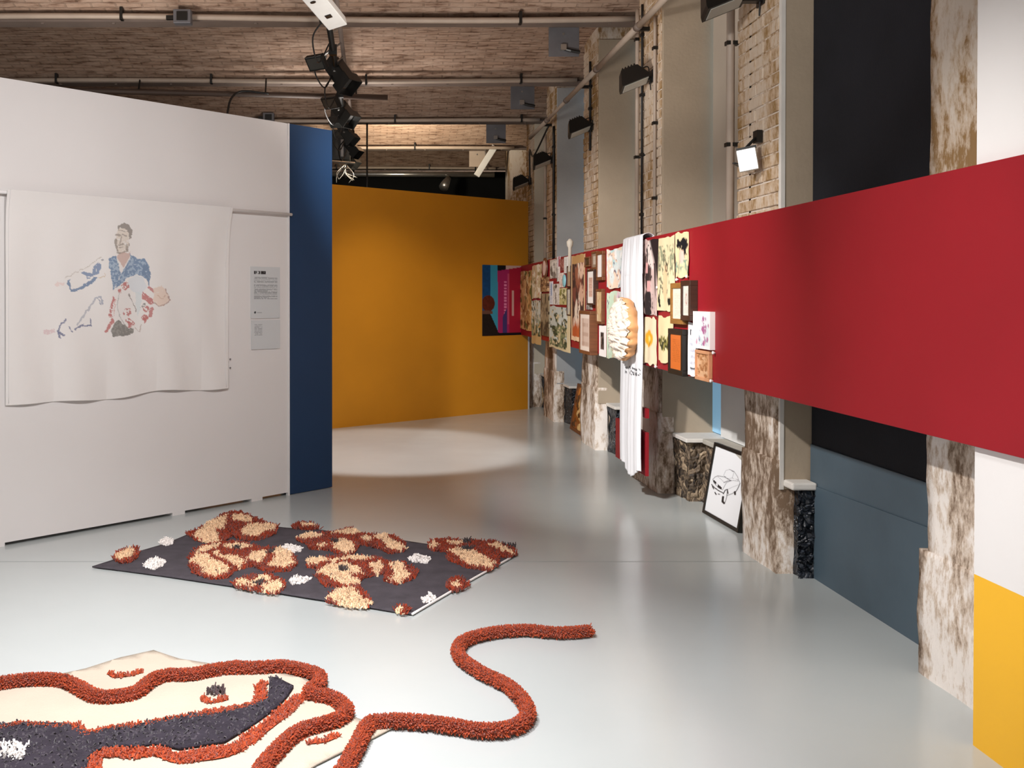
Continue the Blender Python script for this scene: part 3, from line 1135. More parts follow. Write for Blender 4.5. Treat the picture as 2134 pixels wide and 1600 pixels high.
def sunpic(u, v):
    c = np.tile(lin('#e3d3b4'), (len(u), 1)) * (.95 + .1 * fbm(u, v, 8, 44)[:, None])
    d = np.hypot((u - .45) * .9, (v - .45) * 1.6) + (fbm(u, v, 9, 45) - .5) * .12
    c = mixc(c, lin('#e8a52c'), (.32 - d) / .06)
    c = mixc(c, lin('#f6d878'), (.14 - d) / .05)
    return mixc(c, lin('#5a4a20'), (.03 - distline(u, v, [(.46, .58), (.5, .5)])) / .01)


hung('sun_cloth', 'small cream cloth with a glowing yellow sun', 'cloth print', (1447, 1542, 722, 1105), sunpic, seed=14, ragged=.018)


def lady(u, v):
    c = np.tile(lin('#dac8a2'), (len(u), 1)) * (.93 + .14 * fbm(u, v, 10, 46)[:, None])
    wu, wv = u + (fbm(u, v, 10, 47) - .5) * .14, v + (fbm(u, v, 10, 48) - .5) * .1
    c = mixc(c, lin('#8f9275'), (fbm(u, v, 9, 49) - .5) / .05 * ((v < .45) & (v > .1)) * .8)
    c = mixc(c, lin('#6c6a55'), (fbm(u, v, 16, 52) - .62) / .04 * (v < .8) * (v > .1) * .8)
    c = mixc(c, lin('#e0b790'), (1 - ((wu - .42) / .13) ** 2 - ((wv - .62) / .27) ** 2) / .2)
    c = mixc(c, lin('#3c3226'), (.05 - np.abs(np.hypot(wu - .5, (wv - .42) * 1.6) - .08)) / .03 * (v < .46))
    c = mixc(c, lin('#22221c'), (1 - ((wu - .82) / .17) ** 2 - ((wv - .87) / .06) ** 2) / .2)
    c = mixc(c, lin('#22221c'), (1 - ((wu - .12) / .06) ** 2 - ((wv - .86) / .1) ** 2) / .2)
    return c


hung('figure_print_cloth', 'large cream cloth printed with a standing figure under foliage', 'cloth print', (1562, 1692, 62, 668), lady, seed=15, ragged=.02)


def blackbird(u, v):
    c = np.tile(lin('#d8c49b'), (len(u), 1)) * (.93 + .14 * fbm(u, v, 10, 53)[:, None])
    wu, wv = u + (fbm(u, v, 9, 54) - .5) * .3, v + (fbm(u, v, 9, 55) - .5) * .16
    for a, b, ra, rb_ in ((.3, .27, .22, .1), (.72, .3, .2, .14), (.5, .2, .3, .07), (.75, .45, .08, .12)):
        c = mixc(c, lin('#17161a'), (1 - ((wu - a) / ra) ** 2 - ((wv - b) / rb_) ** 2) / .2)
    c = mixc(c, lin('#d9b3a6'), (1 - ((wu - .5) / .25) ** 2 - ((wv - .55) / .18) ** 2) / .3)
    c = mixc(c, lin('#7e927f'), (fbm(u, v, 12, 56) - .52) / .05 * (v > .62) * (v < .92))
    return c


hung('black_plumage_cloth', 'cream cloth printed with black plumage at the top corner of the collection', 'cloth print', (1702, 1806, 18, 385), blackbird, seed=16, ragged=.02)


def branch(u, v):
    c = np.tile(lin('#d9c79d'), (len(u), 1)) * (.95 + .1 * fbm(u, v, 10, 57)[:, None])
    n = fbm(u, v, 12, 58)
    z = np.exp(-(((v - .58) / .2) ** 2)) * np.clip(1.2 - np.abs(u - .5), 0, 1)
    c = mixc(c, lin('#8b8146'), (n * z * 1.9 - .62) / .06)
    return mixc(c, lin('#38361f'), (fbm(u, v, 17, 59) * z * 1.9 - .74) / .04)


hung('branch_cloth', 'cream cloth printed with an olive branch, below the standing figure', 'cloth print', (1562, 1684, 712, 1088), branch, seed=17, ragged=.012)
framed('gilt_letter_frame', 'golden wooden frame around a pale hand-written letter', 'picture frame', (1690, 1796, 432, 772), document('#ddd6c5', '#b3ab9a', 60), .035, .035, 'woodlight')
framed('oval_sketch_frame', 'dark brown frame around a pale sheet with a faint oval sketch', 'picture frame', (1796, 1876, 412, 742), lambda u, v: mixc(document('#d2d2c8', '#aaa89c', 61)(u, v), lin('#b58c84'), (.05 - np.abs(np.hypot((u - .5) * 1.2, v - .45) - .16)) / .03), .032, .05, 'wooddark')
hung('floral_canvas', 'white stretched canvas with pink flower stalks, at the end of the collection', 'canvas', (1876, 2018, 668, 975),
     floral('#dfe2e6', ['#a9628f', '#cdd9db', '#7f93a8', '#c98ba6'], 62), 'board', .03)
framed('orange_document_frame', 'black frame around a bright orange document', 'picture frame', (1678, 1800, 812, 1190), document('#c9692f', '#8f4218', 63, [(.12, .06, .88, .075, '#8f4218'), (.12, .93, .88, .945, '#8f4218')], 20), .035, .04, 'blackframe')


def poster(u, v):
    c = document('#e8e6ea', '#8f97ad', 64, None, 26)(u, v)
    c = np.where((v < .3)[:, None], lin('#e9e7ea'), c)
    d = np.hypot((u - .5) * 1.0, (v - .19) * 3.4)
    blk = (np.abs(u - .5) < .3) & (v > .13) & (v < .25)
    c = np.where(blk[:, None], lin('#25222a'), c)
    c = np.where(((d < .24) & blk)[:, None], lin('#eceaec'), c)
    c = np.where(((np.abs(u - .5) < .3) & (np.abs(v - .865) < .013))[:, None], lin('#1d1b20'), c)
    return np.where((v > .9)[:, None], lin('#ece9ea'), c)


hung('white_text_poster', 'narrow white poster with a black arch and bottom bar', 'poster', (1808, 1886, 757, 1198), poster, 'cloth', .003, .006, seed=18, ragged=.004)
t_ = framed('terracotta_relief', 'pale terracotta relief tablet hanging at the board bottom edge', 'relief', (1884, 2000, 990, 1238), layered('#cb9a72', [('#a8714a', .54, 7), ('#8d5c3c', .64, 10), ('#dcb18c', .6, 5)], 65), .02, .025, 'terracotta')
# push pins
PIN = None
for i, (cx, cy) in enumerate(((1802, 380), (2022, 1008), (1543, 1122), (2003, 1240), (1555, 470), (1718, 405))):
    p_ = on_x(*q4(cx, cy), BX)
    m = MB().tube([(BX, p_[1], p_[2]), (BX - .008, p_[1], p_[2]), (BX - .018, p_[1], p_[2]), (BX - .022, p_[1], p_[2])], [.004, .006, .011, .006], 10)
    tag(m.build('push_pin', 'white2', None, True), 'tiny white push pin ' + ('under the black plumage cloth', 'beside the terracotta relief, upper one', 'under the sun cloth', 'at the lower corner of the terracotta relief', 'between the pink collage and the standing figure', 'above the golden letter frame')[i], 'pin', 'push pins in the crimson board')

# wrap-around photo print on the ochre wall
def photo_print(px, py):
    c = np.tile(lin('#0f4a80'), (len(px), 1)) * (.7 + .6 * fbm(px * .05, py * .05, 4, 70)[:, None])
    cx, cy = (px - 1000) * 8.89, (py - 540) * 8.89
    c = np.where((cx > 190)[:, None], lin('#3d9fc0'), c)
    c = np.where(((cx > 325) & (cy < 220))[:, None], lin('#15131a'), c)
    c = np.where(((cx > 475) & (cy < 200))[:, None], lin('#d9b9b0'), c)
    mg = (cx > 325 + cy * .0) & (cy > 215 - (cx - 330) * .16)
    c = np.where(mg[:, None], lin('#b02a6a'), c)
    c = np.where((mg & (cx > 540))[:, None], lin('#b3203c'), c)
    c = np.where((mg & (np.abs(cx - 525) < 16) & (cy > 270) & (cy < 1200))[:, None], lin('#d0557e'), c)
    c = np.where((mg & (np.abs(cx - 465) < 22) & (cy > 400) & (cy < 1060) & (np.mod(cy, 58) < 36))[:, None], lin('#ef8fc0'), c)
    c = np.where((mg & (np.abs(cx - 607) < 20) & (cy > 575) & (cy < 1045))[:, None], lin('#dcb0ac'), c)
    c = np.where((mg & (cx > 420) & (cx < 500) & (cy > 900 + (500 - cx) * 2))[:, None], lin('#4a3a78'), c)
    c = np.where(((cy > 1360) & (cx > 325))[:, None], lin('#141016'), c)
    head = ((cx - 150) / 120) ** 2 + ((cy - 820) / 150) ** 2 < 1
    c = np.where(head[:, None], lin('#5e2417') * (.5 + fbm(px, py, .3, 71)[:, None]), c)
    body = (cy > 950) & (cx < 160 + (cy - 950) * .45) & (cx < 330)
    c = np.where(body[:, None], lin('#1f1715') * (.6 + .8 * fbm(px, py, .3, 72)[:, None]), c)
    sc = (np.abs(cy - 985) < 30) & (cx < 230)
    return np.where(sc[:, None], lin('#6e4a3c'), c)


pa = on_line(1005, 555, YA, YD)
pb = on_line(1005, 702, YA, YD)
s1 = t_end
pd = np.array([BX, YE])
P_ = np.array([pa[0], pa[1], Z1B])
U_ = np.array([pd[0] - pa[0], pd[1] - pa[1], 0])
u, v, f, bd = grid(90, 90)


def photocol(u, v):
    pts = P_ + u[:, None] * U_ + v[:, None] * np.array([0, 0, Z0B - Z1B])
    x, y = project(pts)
    return photo_print(x, y)


o = sheet('photo_mural', P_, U_, (0, 0, Z0B - Z1B), (YN[0], YN[1], 0), photocol, 'print', None, 90, 100, None, .006)
tag(o, 'colour photo mural of blue and magenta banners on the ochre wall', 'mural')

# ------------------------------------------------------------------ white drape over the board, with its painted words
dn, df = on_x(1339, 800, BX - .03)[1], on_x(1298, 800, BX - .03)[1]
dtop = Z1B + .02
DW = df - dn


def drape_pt(u, v):
    """v: 0 at the back hem, over the top edge, down to the bottom hem; returns x,y,z"""
    L0 = .28
    total = L0 + .07 + (dtop - .2)
    s = v * total
    Y = df - u * DW
    x = np.where(s < L0, BX + .052, np.where(s < L0 + .07, BX + .052 - (s - L0) / .07 * .085, BX - .033))
    z = np.where(s < L0, dtop - L0 + s, np.where(s < L0 + .07, dtop + .018 * np.sin((s - L0) / .07 * np.pi), dtop - (s - L0 - .07)))
    fold = np.sin(u * 23 + .6 * np.sin(v * 5)) * .5 + .5 * np.sin(u * 41 + 2)
    amp = np.clip((s - L0) / .3, 0, 1) * .013
    Y = Y + .02 * np.sin(v * 9) * (v > .3) - (.03 * (1 - u)) * np.clip((.55 - v) * 4, 0, 1)
    hem = np.clip((v - .93) / .07, 0, 1)
    z = z + hem * (.04 * np.sin(u * 7 + 1) + .0)
    return np.stack([x - amp * (1 + fold), Y, z], -1)


nu, nv = 70, 240
u, v, f, bd = grid(nu, nv)
P = drape_pt(u, v)
col = np.tile(lin('#e6e6ea'), (len(u), 1))
x, y = project(P)
X5, Y5 = (x - 1295) * 40, (y - 750) * 40
front = v > .25
strokes = [
    [(360, 560), (420, 740), (480, 600), (540, 740), (600, 560)], [(620, 740), (690, 530), (760, 740)], [(640, 670), (740, 670)],
    [(930, 560), (930, 780)], [(1030, 860), (1030, 660), (1150, 860), (1150, 680)], [(1240, 700), (1240, 900)], [(1250, 900), (1350, 900)], [(1240, 800), (1330, 800)], [(1560, 740), (1470, 760), (1570, 850), (1480, 900)],
    [(450, 1110), (330, 950), (400, 890), (430, 950), (320, 1060), (380, 1110), (460, 1020)],
    [(880, 1180), (760, 1180), (700, 1060), (760, 920), (860, 920), (910, 1060), (830, 1180), (900, 1260)], [(980, 1040), (1000, 1210), (1080, 1250), (1120, 1060)],
    [(1290, 1100), (1190, 1100), (1200, 1270), (1300, 1270)], [(1190, 1180), (1280, 1180)], [(1450, 1110), (1350, 1110), (1360, 1270), (1460, 1270)], [(1360, 1190), (1440, 1190)], [(1520, 1290), (1510, 1120), (1610, 1290), (1610, 1130)],
]
for s_ in strokes:
    d = distline(X5, Y5, s_)
    col = np.where(((d < 26) & front)[:, None], lin('#3a383d'), col)
nb_ = len(bd)
dr = thing('white_drape', (BX, (dn + df) / 2, .2), 'long white drape with painted words hanging over the crimson board', 'drape')
mesh('drape_cloth', P, f, 'cloth', dr, smooth=True, cols=col)
dr.children[0].modifiers.new('thickness', 'SOLIDIFY').thickness = .003

# shell sculpture on the drape
SY, SZ, SX = 7.22, 1.262, BX - .05
sh = thing('ruffled_shell', (SX, SY, SZ - .22), 'cream ruffled scallop shell with a peach side fixed on the white drape', 'sculpture')


def rim(a, t=1.0):
    k = 1 + .035 * math.sin(11 * a) + .02 * math.sin(23 * a + 1)
    return .235 * k * t * math.cos(a), .225 * k * t * math.sin(a) * (1.06 if math.sin(a) > 0 else .96)


vs, fs = [], []
nr, na = 30, 160
for i in range(nr + 1):
    t = .02 + .98 * i / nr
    for j in range(na):
        a = 2 * math.pi * j / na
        ry, rz = rim(a, t)
        ruff = (.013 * math.sin(22 * a + 4 * t) + .007 * math.sin(41 * a + 2)) * t ** .8
        hgt = .075 + .07 * (1 - t ** 2) + ruff + .012 * math.sin(t * 21 + 2 * math.sin(3 * a))
        vs.append((SX - hgt, SY + ry + .03 * (1 - t), SZ + rz))
for i in range(nr):
    for j in range(na):
        k = (j + 1) % na
        fs.append((i * na + j, i * na + k, (i + 1) * na + k, (i + 1) * na + j))
mesh('ruffles', vs, fs, mat('cream_ruffled_silk', '#f0e2d4', .7, .05, 6), sh, smooth=True)
vs, fs = [], []
for i in range(9):
    t = i / 8
    for j in range(na):
        a = 2 * math.pi * j / na
        ry, rz = rim(a, .9 + .12 * math.sin(t * math.pi * .8))
        ruff = (.013 * math.sin(22 * a + 4) + .007 * math.sin(41 * a + 2)) * t
        vs.append((SX - (.078 + ruff) * t, SY + ry, SZ + rz))
for i in range(8):
    for j in range(na):
        k = (j + 1) % na
        fs.append((i * na + j, i * na + k, (i + 1) * na + k, (i + 1) * na + j))
mesh('peach_side', vs, fs, mat('peach_satin', '#e0a873', .55, .06, 6), sh, smooth=True)

# ------------------------------------------------------------------ framed pictures leaning in the niches
def leaning(name, label, BLpx, BRpx, TLpx, lean, fw, depth, fmat, colf, mt='glossy'):
    A, B = on_floor(*BLpx), on_floor(*BRpx)
    D = B - A
    L = np.linalg.norm(D)
    D = D / L
    nrm = np.array([D[1], -D[0], 0])
    if nrm[0] > 0:
        nrm = -nrm
    top = on_line(TLpx[0], TLpx[1], (A - nrm * lean), D)
    hz = top[2]
    up = np.array([0, 0, hz]) - nrm * lean
    HH = np.linalg.norm(up)
    up /= HH
    n2 = np.cross(D, up)
    if n2[0] > 0:
        n2 = -n2
    t = thing(name, tuple(A + D * L / 2), label, 'picture frame')
    A = A + np.array([0, 0, .004])
    def P(a, b, c):
        return A + D * a + up * b - n2 * c
    m = MB()
    def bar(a0, a1, b0, b1):
        v = [P(a0, b0, 0), P(a1, b0, 0), P(a1, b0, depth), P(a0, b0, depth), P(a0, b1, 0), P(a1, b1, 0), P(a1, b1, depth), P(a0, b1, depth)]
        m.add(v, [(0, 1, 2, 3), (4, 7, 6, 5), (0, 4, 5, 1), (1, 5, 6, 2), (2, 6, 7, 3), (3, 7, 4, 0)])
    bar(0, L, 0, fw), bar(0, L, HH - fw, HH), bar(0, fw, fw, HH - fw), bar(L - fw, L, fw, HH - fw)
    m.build('frame', fmat, t)
    sheet('picture', P(fw, HH - fw, .014), D * (L - 2 * fw), -up * (HH - 2 * fw), n2, colf, mt, t, 110, 120, None, .006)
    return t, P, L, HH


def carpic(u, v):
    # line drawing in page units: X across the sheet, Y down it
    c = np.tile(lin('#e4e5e8'), (len(u), 1))
    X = 330 + u * 462 - v * 160
    Y = 190 + u * 240 + v * 950
    G, K = '#77777d', '#1b1b20'
    L_ = [
        ([(285, 690), (320, 655), (360, 642), (450, 662), (535, 715)], 6, '#55555b'), ([(360, 655), (400, 690), (445, 735)], 4, G), ([(445, 742), (500, 722), (545, 716)], 7, '#55555b'),
        ([(285, 690), (300, 740), (360, 810), (425, 850), (450, 800), (480, 745)], 5, '#55555b'), ([(268, 765), (300, 805), (380, 865), (432, 892)], 9, K), ([(280, 795), (300, 832)], 9, K),
        ([(440, 642), (470, 572), (520, 558), (582, 602), (560, 682), (505, 690), (440, 642)], 4, G), ([(520, 558), (585, 592), (632, 670), (645, 725)], 5, G), ([(560, 682), (640, 715)], 4, G),
        ([(480, 745), (560, 716), (655, 732), (662, 762)], 5, G), ([(500, 842), (560, 812), (640, 782)], 4, G), ([(490, 928), (560, 902), (600, 872)], 6, '#55555b'), ([(662, 762), (632, 835), (604, 880)], 7, K),
        ([(437, 905), (462, 855), (492, 842), (502, 900)], 9, K), ([(433, 950), (426, 1015), (448, 1036)], 17, K), ([(492, 850), (484, 950), (462, 1026)], 6, K), ([(594, 880), (596, 912)], 15, K),
        ([(318, 885), (335, 912)], 11, K), ([(365, 905), (385, 912)], 9, K), ([(335, 740), (355, 765)], 4, G),
    ]
    for pts, wd, k in L_:
        c = mixc(c, lin(k), (wd - distline(X, Y, pts)) / 4)
    for poly in ([(298, 695), (338, 735), (332, 770), (294, 727)], [(358, 762), (417, 815), (412, 850), (354, 802)]):
        c = np.where(inpoly(X, Y, poly)[:, None], lin(K), c)
    return c


leaning('car_drawing_frame', 'black frame with a line drawing of a car leaning in the niche', (1463, 1068), (1537, 1111), (1486, 921), .085, .022, .03, 'blackframe', carpic)


def gilded(u, v):
    wu, wv = u + (fbm(u, v, 6, 80) - .5) * .2, v + (fbm(u, v, 6, 81) - .5) * .2
    c = np.tile(lin('#8f4d16'), (len(u), 1)) * (.6 + .8 * fbm(u, v, 8, 82)[:, None])
    c = mixc(c, lin('#d98b2c'), (fbm(u * 4, v, 6, 83) - .55) / .05 * (v < .35))
    for pts, w_ in (([(.55, .12), (.5, .4), (.45, .8), (.3, .95)], .07), ([(.95, .3), (.75, .55), (.6, .85)], .08), ([(.2, .3), (.25, .6), (.5, .9)], .06), ([(.9, .6), (.85, .9)], .06)):
        c = mixc(c, lin('#ecc98a'), (w_ - distline(wu, wv, pts)) / .03)
    return mixc(c, lin('#32140a'), (fbm(u, v, 7, 84) - .6) / .05)


leaning('gilded_painting', 'brown-framed gilded painting leaning on the floor in a far niche', (1187, 893), (1232, 923), (1204, 799), .09, .035, .04, 'woodmid', gilded)

# ------------------------------------------------------------------ banner, rail and placards on the white wall
def onwall(x, y):
    p = on_line(x, y, WA, WD)
    return float((p[:2] - WA[:2]) @ WD), float(p[2])


bs0, bz0 = onwall(8, 402)
bs1, bz1 = onwall(477, 438)
_, bzb = onwall(5, 846)
ZT, ZBt = (bz0 + bz1) / 2, (bzb + onwall(468, 808)[1]) / 2
rail = MB()
rail.tube([wallp(bs0 - 1.5, ZT + .002, .03), wallp(WL + .006, ZT - .0, .03)], .011, 10)
ro = rail.build('hanging_rail', 'white2', None, True)
tag(ro, 'thin white hanging rail along the white wall', 'rail')
for s in (bs0 - .4, WL - .05):
    MB().tube([wallp(s, ZT, 0), wallp(s, ZT, .03)], .008, 8).build('rail_bracket', 'whitemetal', ro)
BW, BH = bs1 - bs0, ZT - ZBt
nu, nv = 380, 340
u, v, f, bd = grid(nu, nv)


def banner_disp(u, v):
    n = .006 * np.sin(u * 30 + 1.3 * np.sin(v * 4)) + .005 * np.sin(u * 17 + v * 3)
    sag = .022 * np.sin(u * 14 + .5) * np.clip(v - .55, 0, 1) ** 1.4 * 1.8
    return .046 * np.exp(-v * 10) + .012 + n * np.clip(v * 3, 0, 1) + np.abs(sag)


dsp = banner_disp(u, v)
hem = np.clip((v - .9) / .1, 0, 1)
zz = ZT + .018 - v * (BH + .018) - hem * .025 * (np.sin(u * 13 + 2) * .5 + np.sin(u * 7) * .5) * np.sin(u * np.pi)
ss = bs0 + u * BW + .01 * np.sin(v * 6) * (u - .3) * 0 - .02 * v * u
P = np.stack([WA[0] + WD[0] * ss + WN[0] * dsp, WA[1] + WD[1] * ss + WN[1] * dsp, zz], -1)
x, y = project(P)
A6, B6 = (x - 60) * 5.714, (y - 440) * 5.714
jx, jy = A6 + (fbm(A6, B6, .03, 1) - .5) * 34, B6 + (fbm(A6, B6, .03, 5) - .5) * 34
grain = fbm(A6, B6, .06, 9, 3)
col = np.tile(lin('#e2dedb'), (len(u), 1))


def fillp(poly, c, k=1.0, th=.0):
    global col
    mk = inpoly(jx, jy, poly) & (grain > th)
    col = np.where(mk[:, None], col * (1 - k) + lin(c) * k, col)


def strk(pts, wd, c, k=1.0, th=.0):
    global col
    mk = (distline(jx, jy, pts) < wd / 2) & (grain > th)
    col = np.where(mk[:, None], col * (1 - k) + lin(c) * k, col)


fillp([(1070, 210), (1160, 200), (1195, 260), (1195, 420), (1150, 490), (1090, 500), (1045, 460), (1035, 340), (1050, 250)], '#d3c5b4', .7, .3)
fillp([(1060, 180), (1130, 138), (1195, 160), (1228, 230), (1226, 315), (1200, 335), (1188, 250), (1150, 210), (1100, 200), (1066, 225)], '#7a7067', .9, .22)
strk([(1038, 330), (1036, 420), (1060, 485), (1110, 505), (1170, 465), (1196, 390)], 20, '#85786b', .85, .25)
for pts, wd in (([(1040, 285), (1080, 282)], 24), ([(1110, 275), (1160, 290)], 18), ([(1100, 300), (1085, 385)], 14), ([(1065, 400), (1120, 395)], 16), ([(1075, 425), (1115, 425)], 12), ([(1070, 230), (1150, 240)], 8), ([(1160, 400), (1165, 450)], 24)):
    strk(pts, wd, '#867a70', .75, .25)
fillp([(1060, 510), (1150, 492), (1205, 490), (1205, 540), (1120, 670), (1095, 640), (1060, 560)], '#c5a398', .85, .2)
SL = [(955, 570), (1000, 540), (1045, 530), (1060, 640), (1095, 740), (1060, 850), (1010, 950), (990, 860), (985, 770), (960, 680)]
SR = [(1200, 500), (1260, 540), (1310, 575), (1380, 560), (1430, 640), (1450, 780), (1430, 890), (1400, 800), (1290, 750), (1180, 790), (1090, 880), (1030, 930), (1100, 740), (1160, 650), (1210, 560)]
for p_ in (SL, SR):
    fillp(p_, '#8aa4bd', .9)
    fillp(p_, '#54779c', .9, .47)
fillp([(1370, 640), (1430, 650), (1448, 780), (1425, 880), (1395, 790), (1340, 740)], '#4f7092', .8, .3)
fillp([(630, 740), (660, 725), (760, 745), (770, 660), (830, 600), (862, 640), (840, 735), (700, 805), (680, 770)], '#5d79a0', .9, .3)
fillp([(450, 830), (500, 800), (490, 850), (500, 920), (560, 920), (640, 890), (780, 780), (815, 790), (720, 885), (560, 955), (508, 962), (470, 890)], '#56759a', .95, .2)
strk([(430, 800), (720, 650), (870, 540)], 8, '#a59a8c', .7, .3)
strk([(870, 580), (890, 575)], 20, '#6f7180', .8)
strk([(830, 790), (900, 780), (905, 745)], 10, '#c6aa83', .7, .3)
fillp([(310, 870), (340, 835), (420, 850), (410, 880), (320, 892)], '#dcbcb6', .6, .35)
fillp([(172, 1420), (300, 1402), (315, 1440), (180, 1472)], '#cfadb0', .7, .3)
for pts, wd in (([(440, 1300), (380, 1350), (350, 1430), (375, 1500)], 22), ([(360, 1440), (430, 1475)], 24), ([(480, 1380), (520, 1440)], 14), ([(560, 1405), (650, 1350)], 18), ([(650, 1370), (740, 1352), (730, 1280)], 14), ([(690, 1360), (745, 1355)], 18)):
    strk(pts, wd, '#4e5880', .9, .2)
strk([(580, 1350), (700, 1180), (790, 1040)], 22, '#a0a3ae', .8)
strk([(790, 1030), (850, 1020), (880, 1100)], 20, '#8d95a8', .8, .3)
strk([(820, 1040), (860, 1105)], 14, '#6f7a93', .8, .3)
fillp([(1200, 800), (1290, 755), (1370, 800), (1400, 900), (1330, 1000), (1220, 950), (1180, 880)], '#cdd4da', .8)
fillp([(1270, 950), (1340, 980), (1340, 1120), (1300, 1260), (1270, 1120)], '#c8d3d6', .7)
strk([(1080, 970), (1050, 1100), (1080, 1250), (1150, 1370), (1250, 1400)], 9, '#9a9a9a', .7)
strk([(1190, 990), (1240, 1090), (1280, 1200)], 10, '#756a66', .85)
strk([(1340, 1340), (1320, 1440), (1270, 1390)], 9, '#b09a92', .8)
RD = '#b3514e'
strk([(1015, 1020), (990, 1120), (975, 1200)], 26, RD, .9, .3)
strk([(965, 1240), (1000, 1310), (960, 1350), (930, 1430)], 44, RD, .9, .33)
strk([(1028, 1050), (1015, 1240)], 12, '#c98b86', .8)
for (a, b, r_) in ((1150, 890, 46), (1090, 950, 26), (1170, 1200, 48), (1215, 1350, 48), (1185, 1305, 30), (1375, 1265, 36), (1400, 1160, 40)):
    mk = (np.hypot(jx - a, jy - b) < r_) & (grain > .46)
    col = np.where(mk[:, None], lin(RD) * .9 + col * .1, col)
fillp([(1350, 960), (1400, 990), (1480, 1040), (1495, 1100), (1440, 1115), (1390, 1060), (1350, 1045)], RD, .9, .25)
strk([(1430, 905), (1490, 955)], 34, RD, .85, .35)
strk([(1465, 1170), (1440, 1245)], 44, RD, .85, .3)
fillp([(1355, 1262), (1435, 1258), (1380, 1345)], RD, .9, .3)
strk([(1335, 1150), (1380, 1100)], 24, '#4b4b48', .8, .4)
fillp([(1490, 920), (1580, 890), (1640, 940), (1680, 1060), (1600, 1130), (1520, 1120), (1480, 1040)], '#ddc4b3', .85, .15)
strk([(1620, 910), (1682, 1060), (1620, 1112), (1540, 1132), (1490, 1090)], 12, '#a07c72', .85, .25)
strk([(1540, 1000), (1590, 1060), (1620, 1000)], 12, '#c39c86', .7, .3)
fillp([(1020, 1330), (1075, 1290), (1110, 1340), (1180, 1390), (1250, 1410), (1240, 1450), (1150, 1480), (1000, 1495), (985, 1420)], '#605d57', .95)
fillp([(1020, 1330), (1075, 1290), (1110, 1340), (1180, 1390), (1250, 1410), (1240, 1450), (1150, 1480), (1000, 1495), (985, 1420)], '#8a867e', .8, .56)
col = col * .84 + lin('#e2dedb') * .16
bn = thing('cloth_banner', tuple(wallp(bs0 + BW / 2, ZBt, .02)), 'white cloth banner drawn with a man in blue carrying a wounded figure', 'banner')
mesh('banner_cloth', P, f, 'cloth', bn, smooth=True, cols=col)
bn.children[0].modifiers.new('thickness', 'SOLIDIFY').thickness = .003
# stitched hems
for uu in (.012, .985):
    hm = MB()
    pts = [P[int(i) * nu + int(uu * (nu - 1))] + np.array([WN[0], WN[1], 0]) * .003 for i in range(0, nv, 12)]
    hm.tube(pts, .002, 5)
    hm.build('hem', 'white2', bn, True)


def placard(u, v, seed, head):
    c = np.tile(lin('#c9cbcc'), (len(u), 1))
    if head:
        for (a, b) in ((.09, .155), (.165, .21), (.215, .255), (.26, .305), (.335, .385), (.39, .44), (.445, .5)):
            c = np.where(((u > a) & (u < b) & (np.abs(v - .115) < .028) & ((vnoise(u, v, 34, 3) > .18)))[:, None], lin('#2b2829'), c)
        tx = (u > .1) & (u < .9) & (v > .2) & (v < .63) & (np.abs(v - .325) > .012)
        ln = np.mod(v * 52, 1) < .55
        c = np.where((tx & ln & (vnoise(u * 40, np.floor(v * 52), 1.3, 4) > .25) & (u < .9 - .3 * (np.floor(v * 52) % 7 == 3)))[:, None], lin('#8d8f91'), c)
        c = np.where((np.hypot((u - .13) * .65, v - .885) < .022)[:, None], lin('#3a3a3c'), c)
        c = np.where(((u > .2) & (u < .36) & (np.abs(v - .89) < .008))[:, None], lin('#9a9c9e'), c)
    else:
        tx = (u > .1) & (u < .36) & (v > .12) & (v < .52) & (np.mod(v * 22, 1) < .5) & (vnoise(u * 40, np.floor(v * 22), 1.3, 6) > .3)
        c = np.where(tx[:, None], lin('#97999b'), c)
    return c


for i, (px0, px1, yt, yb, hd, lb) in enumerate(((522, 582, 556, 663, True, 'upper grey wall placard with a bold heading'), (523, 582, 667, 727, False, 'lower blank-looking grey wall placard'))):
    sa, _ = onwall(px0, 600)
    sb, _ = onwall(px1, 600)
    zt = onwall((px0 + px1) / 2, yt)[1]
    zb = onwall((px0 + px1) / 2, yb)[1]
    o = sheet('wall_placard', wallp(sa, zt, .001), wallp(sb, zt, .001) - wallp(sa, zt, .001), (0, 0, zb - zt), (WN[0], WN[1], 0),
              (lambda hd: (lambda u, v: placard(u, v, 0, hd)))(hd), 'placard', None, 90, 150, None, .008)
    tag(o, lb, 'placard')
for (px, py), lb in zip(((478, 748), (478, 766)), ('upper small nail beside the banner edge', 'lower small nail beside the banner edge')):
    s_, z_ = onwall(px, py)
    tag(MB().tube([wallp(s_, z_, 0), wallp(s_, z_, .012), wallp(s_, z_, .013), wallp(s_, z_, .015)], [.002, .002, .006, .005], 8).build('wall_nail', 'plate', None), lb, 'nail', 'nails in the white wall')

